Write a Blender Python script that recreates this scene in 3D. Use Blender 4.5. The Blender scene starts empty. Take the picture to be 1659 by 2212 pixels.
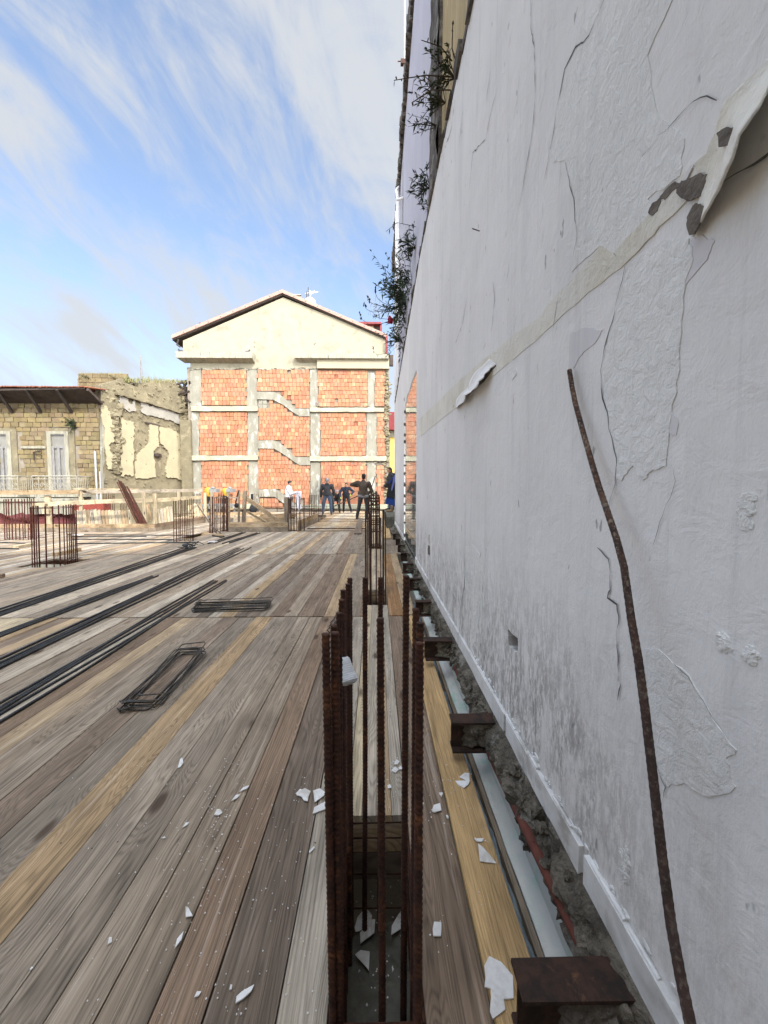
import bpy, math, random
from mathutils import Vector, Matrix, noise
from mathutils.geometry import delaunay_2d_cdt
R = random.Random(7)
SC = bpy.context.scene
COL = SC.collection
PI = math.pi
# ---------------------------------------------------------------- camera, world, sun, exposure
CAM = Vector((0.0, 0.0, 1.2))
cd = bpy.data.cameras.new('camera'); cam = bpy.data.objects.new('camera', cd); COL.objects.link(cam)
cd.sensor_fit = 'HORIZONTAL'; cd.sensor_width = 36.0; cd.lens = 831.0/1659.0*36.0
cd.clip_start = 0.02; cd.clip_end = 2000
cam.location = CAM
cam.rotation_euler = (math.radians(90-3.17), 0, math.radians(-1.0))
SC.camera = cam
TO_SUN = Vector((0.33, -0.72, 0.61)).normalized()
EL = math.asin(TO_SUN.z); AZ = math.atan2(TO_SUN.x, TO_SUN.y)
world = bpy.data.worlds.new('World'); SC.world = world; world.use_nodes = True
wt = world.node_tree; wn = wt.nodes; wl = wt.links
for n in list(wn): wn.remove(n)
wo = wn.new('ShaderNodeOutputWorld'); bg = wn.new('ShaderNodeBackground'); wl.new(bg.outputs[0], wo.inputs[0])
sky = wn.new('ShaderNodeTexSky'); sky.sky_type = 'NISHITA'; sky.sun_disc = False
sky.sun_elevation = EL; sky.sun_rotation = AZ; sky.air_density = 1.0; sky.dust_density = 1.2; sky.ozone_density = 2.0
bg.inputs[1].default_value = 0.15
def wmath(op, a, b=None, c=None, clamp=False):
    n = wn.new('ShaderNodeMath'); n.operation = op; n.use_clamp = clamp
    for i, v in enumerate((a, b, c)):
        if v is None: continue
        if isinstance(v, (int, float)): n.inputs[i].default_value = v
        else: wl.new(v, n.inputs[i])
    return n.outputs[0]
wtc = wn.new('ShaderNodeTexCoord'); wsep = wn.new('ShaderNodeSeparateXYZ'); wl.new(wtc.outputs['Generated'], wsep.inputs[0])
wnrm = wn.new('ShaderNodeVectorMath'); wnrm.operation = 'NORMALIZE'; wl.new(wtc.outputs['Generated'], wnrm.inputs[0])
def wnoise(rot, scale, loc, sc, det, rgh, dist):
    m0 = wn.new('ShaderNodeVectorRotate'); m0.rotation_type = 'Y_AXIS'; m0.inputs['Angle'].default_value = math.radians(rot); wl.new(wnrm.outputs[0], m0.inputs['Vector'])
    m = wn.new('ShaderNodeMapping'); wl.new(m0.outputs[0], m.inputs[0]); m.inputs['Scale'].default_value = scale; m.inputs['Location'].default_value = loc
    n = wn.new('ShaderNodeTexNoise'); n.inputs['Scale'].default_value = sc; n.inputs['Detail'].default_value = det
    n.inputs['Roughness'].default_value = rgh; n.inputs['Distortion'].default_value = dist; wl.new(m.outputs[0], n.inputs[0]); return n.outputs[0]
def wmr(v, a, b, c, d):
    n = wn.new('ShaderNodeMapRange'); n.clamp = True; n.interpolation_type = 'SMOOTHSTEP'
    wl.new(v, n.inputs[0])
    for i, k in enumerate((a, b, c, d)): n.inputs[i+1].default_value = k
    return n.outputs[0]
big = wnoise(-35, (1.0, 1.0, 1.5), (0.4, 0.2, 0.9), 1.7, 5, 0.5, 0.5)
wisp = wnoise(-42, (1.2, 1.3, 2.7), (1.7, 0.3, 0.2), 2.7, 9, 0.6, 0.9)
fine_ = wnoise(-55, (1.8, 2.0, 5.0), (0.2, 2.3, 0.2), 4.0, 9, 0.65, 1.2)
csum = wmath('ADD', wmath('MULTIPLY', big, 0.46), wmath('ADD', wmath('MULTIPLY', wisp, 0.40), wmath('MULTIPLY', fine_, 0.15)))
# more cloud toward the right (+X)
csum = wmath('ADD', csum, wmath('MULTIPLY', wsep.outputs[0], 0.06))
cmask = wmr(csum, 0.42, 0.60, 0.15, 0.93)
hzm = wmr(wsep.outputs[2], 0.0, 0.5, 0.75, 0.0)
cm = wmath('SUBTRACT', 1.0, wmath('MULTIPLY', wmath('SUBTRACT', 1.0, cmask), wmath('SUBTRACT', 1.0, hzm)))
# thin cloud scatters forward; unseen sunward glow boosted to light the shaded wall
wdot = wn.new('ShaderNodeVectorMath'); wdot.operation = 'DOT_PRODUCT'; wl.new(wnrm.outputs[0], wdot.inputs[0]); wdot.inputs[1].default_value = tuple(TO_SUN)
fill_glow = wmr(wdot.outputs['Value'], 0.0, 0.95, 0.52, 6.4)
ccol = wn.new('ShaderNodeVectorMath'); ccol.operation = 'SCALE'; ccol.inputs[0].default_value = (4.15, 4.3, 4.5); wl.new(fill_glow, ccol.inputs['Scale'])
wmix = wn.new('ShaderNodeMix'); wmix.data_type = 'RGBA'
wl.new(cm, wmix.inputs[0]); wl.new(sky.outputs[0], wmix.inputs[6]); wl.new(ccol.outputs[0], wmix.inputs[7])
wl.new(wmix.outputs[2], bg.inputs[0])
sd = bpy.data.lights.new('sun', 'SUN'); sun = bpy.data.objects.new('sun', sd); COL.objects.link(sun)
sd.energy = 2.0; sd.angle = math.radians(1.2); sd.color = (1.0, 0.93, 0.82)
sun.rotation_euler = (-TO_SUN).to_track_quat('-Z', 'Y').to_euler(); sun.location = (5, -8, 30)
SC.view_settings.view_transform = 'Standard'; SC.view_settings.look = 'None'
SC.view_settings.exposure = 1.18; SC.view_settings.gamma = 1
SC.cycles.max_bounces = 6; SC.cycles.diffuse_bounces = 4; SC.cycles.glossy_bounces = 3

# ---------------------------------------------------------------- surveying: photo pixel (1659 x 2212 grid) -> point on a world plane
MC = Matrix.Rotation(cam.rotation_euler.z, 3, 'Z') @ Matrix.Rotation(cam.rotation_euler.x, 3, 'X')
def ray(u, v): return (MC @ Vector(((u-829.5)/831.0, -(v-1106.0)/831.0, -1.0)))
def at(u, v, ax, val):
    d = ray(u, v); t = (val-CAM[ax])/d[ax]
    return CAM + d*t
def UX(u, v, x): return at(u, v, 0, x)
def UY(u, v, y): return at(u, v, 1, y)
def UZ(u, v, z=0.0): return at(u, v, 2, z)

# ---------------------------------------------------------------- materials
class NT:
    def __init__(s, name):
        s.m = bpy.data.materials.new(name); s.m.use_nodes = True
        s.t = s.m.node_tree; s.n = s.t.nodes; s.l = s.t.links
        s.b = s.n['Principled BSDF']
    def inp(s, sock, v):
        if v is None: return
        if hasattr(v, 'is_linked') or isinstance(v, bpy.types.NodeSocket): s.l.new(v, sock)
        elif isinstance(v, (tuple, list)) and sock.type == 'RGBA': sock.default_value = tuple(v)[:3]+(1,)
        else: sock.default_value = v
    def math(s, op, a, b=None, c=None, clamp=False):
        n = s.n.new('ShaderNodeMath'); n.operation = op; n.use_clamp = clamp
        for i, v in enumerate((a, b, c)): s.inp(n.inputs[i], v)
        return n.outputs[0]
    def mr(s, v, a, b, c=0.0, d=1.0, smooth=True):
        n = s.n.new('ShaderNodeMapRange'); n.clamp = True
        if smooth: n.interpolation_type = 'SMOOTHSTEP'
        s.inp(n.inputs[0], v)
        for i, k in enumerate((a, b, c, d)): s.inp(n.inputs[i+1], k)
        return n.outputs[0]
    def mix(s, f, a, b, mode='MIX'):
        n = s.n.new('ShaderNodeMix'); n.data_type = 'RGBA'; n.blend_type = mode
        s.inp(n.inputs[0], f); s.inp(n.inputs[6], a); s.inp(n.inputs[7], b)
        return n.outputs[2]
    def noise(s, vec, scale, detail=4, rough=0.55, dist=0.0):
        n = s.n.new('ShaderNodeTexNoise'); s.inp(n.inputs['Vector'], vec)
        n.inputs['Scale'].default_value = scale; n.inputs['Detail'].default_value = detail
        n.inputs['Roughness'].default_value = rough; n.inputs['Distortion'].default_value = dist
        return n.outputs[0]
    def voro(s, vec, scale, feat='F1'):
        n = s.n.new('ShaderNodeTexVoronoi'); n.feature = feat; s.inp(n.inputs['Vector'], vec); n.inputs['Scale'].default_value = scale
        return n.outputs[0]
    def obj(s):
        n = s.n.new('ShaderNodeNewGeometry'); return n.outputs['Position']
    def mapv(s, vec, scale=(1,1,1), loc=(0,0,0), rot=(0,0,0)):
        n = s.n.new('ShaderNodeMapping'); s.inp(n.inputs[0], vec); n.inputs['Scale'].default_value = scale
        n.inputs['Location'].default_value = loc; n.inputs['Rotation'].default_value = rot
        return n.outputs[0]
    def attr(s, name):
        n = s.n.new('ShaderNodeAttribute'); n.attribute_name = name; return n
    def sep(s, v):
        n = s.n.new('ShaderNodeSeparateXYZ'); s.inp(n.inputs[0], v); return n.outputs
    def comb(s, x, y, z):
        n = s.n.new('ShaderNodeCombineXYZ'); s.inp(n.inputs[0], x); s.inp(n.inputs[1], y); s.inp(n.inputs[2], z); return n.outputs[0]
    def val(s, col, f):
        n = s.n.new('ShaderNodeHueSaturation'); s.inp(n.inputs['Value'], f); s.inp(n.inputs['Color'], col); return n.outputs[0]
    def out(s, col=None, rough=0.8, bump=None, bstr=0.3, bdist=0.01, metal=0.0, spec=0.3):
        s.inp(s.b.inputs['Base Color'], col); s.inp(s.b.inputs['Roughness'], rough); s.inp(s.b.inputs['Metallic'], metal)
        s.b.inputs['Specular IOR Level'].default_value = spec
        if bump is not None:
            n = s.n.new('ShaderNodeBump'); s.l.new(bump, n.inputs['Height'])
            n.inputs['Strength'].default_value = bstr; n.inputs['Distance'].default_value = bdist
            s.l.new(n.outputs[0], s.b.inputs['Normal'])
        return s.m
MATS = {}
def rough_mat(name, c1, c2, scale=3.0, rough=0.85, bstr=0.4, bdist=0.01, stretch=(1,1,1), c3=None, fine=40.0, metal=0.0, spec=0.3, useattr=False):
    t = NT(name); p = t.mapv(t.obj(), stretch)
    n1 = t.noise(p, scale, 6, 0.6, 0.3); n2 = t.noise(p, fine, 5, 0.6)
    f = t.math('ADD', t.math('MULTIPLY', n1, 0.7), t.math('MULTIPLY', n2, 0.3))
    col = t.mix(t.mr(f, 0.35, 0.65), c1, c2)
    if c3: col = t.mix(t.mr(t.noise(p, scale*0.55+1.3, 7, 0.65, 0.5), 0.52, 0.66), col, c3)
    if useattr: col = t.mix(1.0, col, t.attr('pc').outputs['Color'], 'MULTIPLY')
    MATS[name] = t.out(col, rough, t.math('ADD', n2, n1), bstr, bdist, metal, spec)
    return MATS[name]

def wood_mat(name, dirt=1.0, rw=0.11, kn=1.0):
    t = NT(name); pc = t.attr('pc'); uv = t.sep(t.attr('uvw').outputs['Vector'])
    u, v, w = uv[0], uv[1], uv[2]
    # knots
    kv = t.comb(t.math('MULTIPLY', u, 2.0), t.math('MULTIPLY', v, 5.5), w)
    kd = t.voro(kv, 1.0)
    knot = t.mr(kd, 0.06, 0.16, 1.0, 0.0)
    halo = t.mr(kd, 0.06, 0.5, 1.0, 0.0)
    # growth lines: contours of a stretched noise, bent around the knots
    g = t.noise(t.comb(t.math('MULTIPLY', u, 0.42), t.math('MULTIPLY', v, 8.0), w), 1.0, 2, 0.5, 0.5)
    g = t.math('ADD', g, t.math('MULTIPLY', halo, 0.16))
    rings = t.math('PINGPONG', t.math('MULTIPLY', g, 34.0), 0.5)
    rings = t.mr(rings, 0.02, 0.34)
    fib = t.noise(t.comb(t.math('MULTIPLY', u, 5.0), t.math('MULTIPLY', v, 230.0), w), 1.0, 5, 0.7)
    streak = t.noise(t.comb(t.math('MULTIPLY', u, 1.2), t.math('MULTIPLY', v, 42.0), w), 1.0, 6, 0.7, 0.0)
    blot = t.noise(t.comb(t.math('MULTIPLY', u, 1.8), t.math('MULTIPLY', v, 5.0), t.math('ADD', w, 31.0)), 1.0, 5, 0.6, 0.6)
    f = t.math('ADD', t.math('MULTIPLY', rings, rw), t.math('ADD', t.math('MULTIPLY', fib, 0.46), t.math('MULTIPLY', streak, 0.56)))
    f = t.mr(f, 0.37, 0.75, 0.38, 1.45, False)
    col = t.mix(1.0, pc.outputs['Color'], t.comb(f, f, f), 'MULTIPLY')
    bl = t.mr(blot, 0.3, 0.7, 0.66, 1.22, False)
    col = t.mix(1.0, col, t.comb(bl, bl, t.math('MULTIPLY', bl, 0.97)), 'MULTIPLY')
    # bleached fibres
    bw = t.math('MULTIPLY', t.mr(streak, 0.56, 0.7), 0.38)
    col = t.mix(bw, col, (0.50, 0.45, 0.385))
    # dark damp stains and mortar dust
    st = t.mr(t.noise(t.obj(), 1.7, 6, 0.62, 0.4), 0.56, 0.72)
    col = t.mix(t.math('MULTIPLY', st, 0.30*dirt), col, (0.13, 0.11, 0.095))
    du = t.mr(t.noise(t.obj(), 3.1, 8, 0.7, 0.2), 0.6, 0.75)
    col = t.mix(t.math('MULTIPLY', du, 0.22*dirt), col, (0.58, 0.56, 0.53))
    col = t.mix(t.math('MULTIPLY', knot, 0.82), col, (0.055, 0.032, 0.02))
    b = t.math('ADD', t.math('MULTIPLY', fib, 0.6), t.math('ADD', t.math('MULTIPLY', rings, 0.35), t.math('MULTIPLY', knot, -0.7)))
    MATS[name] = t.out(col, 0.82, b, 0.55, 0.004, 0, 0.25)
wood_mat('wood')
wood_mat('wood_new', 0.6, 0.05)

def rust_mat(name, ca, cb, cc, ribs=False, metal=0.1, rough=0.8):
    t = NT(name); p = t.obj()
    a = t.noise(p, 28, 6, 0.65, 0.4); b = t.noise(p, 120, 4, 0.6)
    col = t.mix(t.mr(a, 0.35, 0.65), ca, cb)
    col = t.mix(t.mr(t.noise(p, 11, 7, 0.75, 0.8), 0.54, 0.70), col, cc)
    h = t.math('ADD', a, b)
    if name == 'rust_pale': col = t.mix(t.mr(t.noise(p, 130, 5, 0.7, 0.3), 0.50, 0.66), col, (0.33, 0.25, 0.18)); col = t.mix(t.mr(t.sep(p)[2], 0.6, 1.5, 0.75, 0.0), col, (0.045, 0.03, 0.026))
    if ribs:
        uv = t.sep(t.attr('uvw').outputs['Vector'])
        w = t.math('PINGPONG', t.math('ADD', t.math('MULTIPLY', uv[0], 62.0), t.math('MULTIPLY', uv[1], 20.0)), 0.5)
        h = t.math('ADD', t.math('MULTIPLY', h, 0.2), t.math('MULTIPLY', t.mr(w, 0.25, 0.45), 1.0))
    MATS[name] = t.out(col, rough, h, 0.8 if ribs else 0.5, 0.003, metal, 0.35)
rust_mat('rust', (0.080, 0.030, 0.016), (0.030, 0.014, 0.010), (0.19, 0.075, 0.030))
rust_mat('rust_red', (0.13, 0.034, 0.022), (0.05, 0.016, 0.013), (0.17, 0.06, 0.03), True)
rust_mat('rust_pale', (0.12, 0.055, 0.034), (0.035, 0.024, 0.020), (0.36, 0.29, 0.22))
rust_mat('beam_rust', (0.055, 0.027, 0.017), (0.020, 0.014, 0.011), (0.14, 0.065, 0.032))
rust_mat('new_steel', (0.055, 0.062, 0.068), (0.030, 0.034, 0.038), (0.10, 0.085, 0.06), True, 0.55, 0.5)
rust_mat('stirrup_steel', (0.10, 0.095, 0.085), (0.05, 0.05, 0.05), (0.17, 0.11, 0.05), False, 0.5, 0.5)

def wall_mat(name, base, rgh=1.0, dirty=1.0, warm=0.0):
    t = NT(name); p = t.obj(); s = t.sep(p)
    n1 = t.noise(p, 1.3, 7, 0.6, 0.3); n2 = t.noise(p, 14 if rgh <= 1 else 34, 6, 0.65, 0.6); n3 = t.noise(p, 160, 4, 0.6)
    sm = t.noise(t.mapv(p, (1, 9.0, 1.1)), 1.0, 6, 0.6, 0.4)
    col = t.mix(t.mr(n1, 0.3, 0.7), tuple(c*0.90 for c in base), base)
    col = t.mix(t.math('MULTIPLY', t.mr(sm, 0.50, 0.72), 0.22), col, (0.46, 0.455, 0.45))
    # rain streaks high up, grime low down near the floor line
    st = t.noise(t.mapv(p, (1, 30.0, 0.9)), 1.0, 6, 0.7, 0.25)
    col = t.mix(t.math('MULTIPLY', t.mr(st, 0.55, 0.72), 0.16*dirty), col, (0.33, 0.32, 0.31))
    low = t.mr(s[2], 0.34, 1.08, 1.0, 0.0)
    gr = t.noise(t.mapv(p, (1, 2.6, 1.0)), 2.2, 8, 0.72, 0.4)
    sp = t.noise(t.mapv(p, (1, 62.0, 20.0)), 1.0, 8, 0.78, 0.3)
    gm = t.math('MULTIPLY', t.math('MULTIPLY', t.math('MULTIPLY', t.mr(gr, 0.36, 0.56), t.mr(s[1], 0.62, 1.05, 0.22, 1.0)), low), t.mr(sp, 0.40, 0.58))
    col = t.mix(t.math('MULTIPLY', gm, 0.8*dirty), col, (0.20, 0.19, 0.17))
    gm2 = t.math('MULTIPLY', t.mr(t.noise(p, 1.9, 5, 0.6, 0.4), 0.5, 0.66), t.mr(s[2], 0.25, 0.55, 0.4, 0.0))
    col = t.mix(t.math('MULTIPLY', gm2, dirty), col, (0.27, 0.26, 0.235))
    spk = t.mr(t.noise(t.mapv(p, (1, 26.0, 11.0)), 1.0, 3, 0.5), 0.70, 0.76)
    col = t.mix(t.math('MULTIPLY', spk, 0.6*dirty), col, (0.16, 0.155, 0.15))
    if warm: col = t.mix(t.math('MULTIPLY', t.mr(t.noise(p, 5, 6, 0.6, 0.5), 0.45, 0.7), warm), col, (0.62, 0.56, 0.42))
    h = t.math('ADD', t.math('ADD', t.math('MULTIPLY', n2, 0.8), t.math('MULTIPLY', sm, 0.9)), t.math('ADD', t.math('MULTIPLY', n3, 0.12), t.math('MULTIPLY', n1, 1.0)))
    MATS[name] = t.out(col, 0.85, h, 0.5*rgh, 0.012*rgh, 0, 0.2)
wall_mat('white_wall', (0.845, 0.82, 0.79))
wall_mat('rough_white', (0.85, 0.835, 0.80), 1.35, 0.7)
wall_mat('smooth_grey', (0.74, 0.71, 0.71), 0.5, 0.8)
wall_mat('cream_band', (0.82, 0.785, 0.70), 1.2, 0.6, 0.5)
wall_mat('lavender', (0.57, 0.56, 0.63), 1.2, 1.3)
rough_mat('skirting', (0.78, 0.78, 0.77), (0.62, 0.61, 0.59), 6, 0.5, 0.15, 0.002, c3=(0.45,0.43,0.4))
rough_mat('plaster_flake', (0.79, 0.78, 0.76), (0.64, 0.62, 0.59), 22, 0.85, 0.3, 0.002, c3=(0.55,0.52,0.47), fine=90)
rough_mat('rubble', (0.20, 0.175, 0.135), (0.06, 0.052, 0.04), 12, 0.95, 1.0, 0.012, c3=(0.25, 0.235, 0.20), fine=110)
rough_mat('exposed_brown', (0.21, 0.18, 0.15), (0.11, 0.095, 0.08), 14, 0.95, 0.9, 0.01, fine=70)
rough_mat('crack_dark', (0.075, 0.072, 0.07), (0.22, 0.215, 0.21), 20, 0.95, 0.2)
rough_mat('crack_soft', (0.33, 0.325, 0.32), (0.46, 0.455, 0.45), 20, 0.95, 0.2)
rough_mat('ochre_wall', (0.50, 0.38, 0.20), (0.40, 0.31, 0.17), 2, 0.9, 0.4, stretch=(1,5,1), c3=(0.56,0.45,0.28))
rough_mat('dark_stone', (0.17, 0.15, 0.13), (0.075, 0.065, 0.058), 7, 0.95, 0.9, 0.02, c3=(0.27,0.25,0.22), fine=50)
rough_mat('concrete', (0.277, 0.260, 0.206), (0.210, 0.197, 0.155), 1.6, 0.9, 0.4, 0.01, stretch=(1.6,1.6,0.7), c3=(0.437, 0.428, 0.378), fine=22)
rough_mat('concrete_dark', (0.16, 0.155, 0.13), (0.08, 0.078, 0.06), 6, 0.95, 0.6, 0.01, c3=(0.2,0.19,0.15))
rough_mat('cream_beam', (0.378, 0.357, 0.252), (0.302, 0.286, 0.210), 2.5, 0.9, 0.4, 0.01, c3=(0.470, 0.521, 0.403), fine=20)
rough_mat('cream_plaster', (0.345, 0.303, 0.212), (0.300, 0.266, 0.190), 0.9, 0.9, 0.35, 0.01, c3=(0.245, 0.220, 0.160), fine=7)
rough_mat('cream_clean', (0.365, 0.320, 0.220), (0.325, 0.285, 0.200), 1.2, 0.9, 0.2, 0.01, fine=9)
rough_mat('ledge_stained', (0.348, 0.325, 0.247), (0.247, 0.232, 0.181), 2.0, 0.9, 0.4, 0.01, stretch=(4,1,0.6), c3=(0.170, 0.162, 0.132), fine=9)
rough_mat('clay_brick', (0.43, 0.205, 0.118), (0.35, 0.155, 0.086), 2.2, 0.9, 0.4, 0.01, fine=24, useattr=True)
rough_mat('mortar', (0.20, 0.17, 0.13), (0.28, 0.24, 0.19), 6, 0.95, 0.5)
rough_mat('tuff', (0.230, 0.179, 0.097), (0.175, 0.134, 0.072), 2.5, 0.95, 0.7, 0.015, fine=30, useattr=True)
rough_mat('tuff_wall', (0.218, 0.185, 0.117), (0.155, 0.132, 0.085), 1.8, 0.95, 0.9, 0.03, c3=(0.261, 0.223, 0.141), fine=14)
rough_mat('old_plaster_yellow', (0.385, 0.335, 0.215), (0.33, 0.29, 0.19), 2.0, 0.9, 0.3, fine=12)
rough_mat('old_plaster_white', (0.315, 0.292, 0.250), (0.250, 0.235, 0.200), 2.0, 0.9, 0.3, fine=12)
rough_mat('roof_tile', (0.282, 0.101, 0.054), (0.182, 0.074, 0.047), 3.0, 0.9, 0.6, 0.02, stretch=(4,1,1))
rough_mat('roof_pink', (0.375, 0.242, 0.194), (0.302, 0.199, 0.163), 2.0, 0.85, 0.3, fine=9)
rough_mat('dark_timber', (0.045, 0.035, 0.03), (0.08, 0.06, 0.05), 4, 0.9, 0.4)
rough_mat('dark_red', (0.20, 0.025, 0.03), (0.14, 0.02, 0.022), 4, 0.5, 0.1)
rough_mat('grey_timber', (0.255, 0.247, 0.240), (0.165, 0.158, 0.150), 4, 0.9, 0.4, stretch=(4,4,1), fine=30)
rough_mat('shutter_white', (0.229, 0.220, 0.195), (0.175, 0.166, 0.149), 3, 0.8, 0.2, fine=20)
rough_mat('iron_cream', (0.333, 0.313, 0.252), (0.252, 0.226, 0.181), 8, 0.7, 0.2)
rough_mat('mint_paint', (0.60, 0.64, 0.59), (0.66, 0.64, 0.60), 6, 0.8, 0.4, 0.01, c3=(0.42,0.60,0.51), fine=26)
rough_mat('terracotta', (0.15, 0.05, 0.034), (0.10, 0.035, 0.026), 12, 0.85, 0.5, 0.004)
rough_mat('grey_sheet', (0.24, 0.29, 0.31), (0.14, 0.17, 0.18), 9, 0.55, 0.4, 0.006)
rough_mat('ground_dirt', (0.20, 0.17, 0.13), (0.12, 0.10, 0.08), 0.7, 0.95, 0.6, 0.05)
rough_mat('street_paint', (0.24, 0.24, 0.24), (0.18, 0.18, 0.18), 1.5, 0.9, 0.3)
rough_mat('red_tarp', (0.13, 0.028, 0.026), (0.07, 0.018, 0.018), 2.5, 0.6, 0.6, 0.04)
rough_mat('red_brick_paint', (0.270, 0.060, 0.042), (0.192, 0.042, 0.030), 8, 0.9, 0.5)
rough_mat('yellow_paint', (0.640, 0.384, 0.040), (0.560, 0.336, 0.040), 5, 0.55, 0.1)
rough_mat('yellow_wall', (0.630, 0.470, 0.118), (0.571, 0.420, 0.109), 1.5, 0.9, 0.2)
rough_mat('grey_metal', (0.294, 0.294, 0.287), (0.231, 0.231, 0.224), 5, 0.5, 0.1, metal=0.1)
rough_mat('black_cloth', (0.018, 0.018, 0.020), (0.03, 0.03, 0.033), 20, 0.9, 0.5, 0.004)
rough_mat('navy_cloth', (0.020, 0.024, 0.038), (0.035, 0.038, 0.055), 20, 0.9, 0.5, 0.004)
rough_mat('blue_cloth', (0.020, 0.055, 0.24), (0.015, 0.04, 0.16), 12, 0.85, 0.5, 0.006)
rough_mat('lavender_cloth', (0.17, 0.19, 0.46), (0.12, 0.13, 0.33), 12, 0.85, 0.4, 0.004)
rough_mat('denim', (0.035, 0.055, 0.095), (0.06, 0.085, 0.13), 12, 0.9, 0.4, 0.004)
rough_mat('brown_jacket', (0.050, 0.036, 0.026), (0.075, 0.055, 0.040), 9, 0.75, 0.6, 0.01, stretch=(1,1,4))
rough_mat('white_cloth', (0.72, 0.71, 0.74), (0.62, 0.61, 0.64), 9, 0.9, 0.5, 0.008)
rough_mat('grey_cloth', (0.17, 0.17, 0.18), (0.26, 0.26, 0.27), 9, 0.9, 0.5, 0.006)
rough_mat('charcoal_cloth', (0.045, 0.045, 0.048), (0.025, 0.025, 0.028), 14, 0.9, 0.5, 0.005)
rough_mat('hair', (0.012, 0.010, 0.009), (0.022, 0.018, 0.015), 40, 0.7, 0.6, 0.004)
rough_mat('skin', (0.40, 0.22, 0.15), (0.34, 0.18, 0.12), 12, 0.6, 0.1)
rough_mat('shoe', (0.03, 0.027, 0.025), (0.05, 0.045, 0.04), 14, 0.7, 0.2)
rough_mat('boot_tan', (0.24, 0.16, 0.09), (0.17, 0.11, 0.06), 14, 0.8, 0.3)
rough_mat('lime_glove', (0.45, 0.60, 0.08), (0.35, 0.5, 0.07), 14, 0.8, 0.2)
rough_mat('thread_white', (0.74, 0.76, 0.78), (0.64, 0.66, 0.69), 60, 0.9, 0.5, 0.002, fine=300)
rough_mat('leaf', (0.020, 0.034, 0.015), (0.034, 0.048, 0.020), 10, 0.7, 0.3, useattr=True)
rough_mat('dry_grass', (0.25, 0.22, 0.10), (0.16, 0.17, 0.07), 6, 0.9, 0.3, useattr=True)
rough_mat('twig', (0.060, 0.045, 0.035), (0.10, 0.08, 0.06), 20, 0.9, 0.4)
rough_mat('red_flower', (0.30, 0.01, 0.03), (0.22, 0.01, 0.02), 20, 0.8, 0.1)
rough_mat('switch_plastic', (0.72, 0.70, 0.64), (0.62, 0.60, 0.54), 10, 0.5, 0.05)
rough_mat('pigeon_grey', (0.05, 0.05, 0.055), (0.09, 0.09, 0.10), 20, 0.8, 0.2)
rough_mat('dish_white', (0.75, 0.75, 0.72), (0.66, 0.66, 0.63), 4, 0.5, 0.05)
def tile_mat():
    t = NT('glossy_tile'); p = t.obj(); s = t.sep(p)
    a = t.math('PINGPONG', t.math('MULTIPLY', s[1], 2.0), 0.5); b = t.math('PINGPONG', t.math('MULTIPLY', s[2], 2.0), 0.5)
    j = t.math('MAXIMUM', t.mr(a, 0.0, 0.016, 1, 0), t.mr(b, 0.0, 0.016, 1, 0))
    col = t.mix(j, (0.16, 0.17, 0.16), (0.5, 0.5, 0.48))
    MATS['glossy_tile'] = t.out(col, t.math('MULTIPLY_ADD', j, 0.5, 0.04), t.noise(p, 3, 2), 0.04, 0.01, 0, 1.0)
    t.b.inputs['IOR'].default_value = 2.0
tile_mat()
def glass_mat():
    t = NT('window_glass'); MATS['window_glass'] = t.out((0.05,0.055,0.06), 0.08, None, spec=0.8)
glass_mat()

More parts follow.
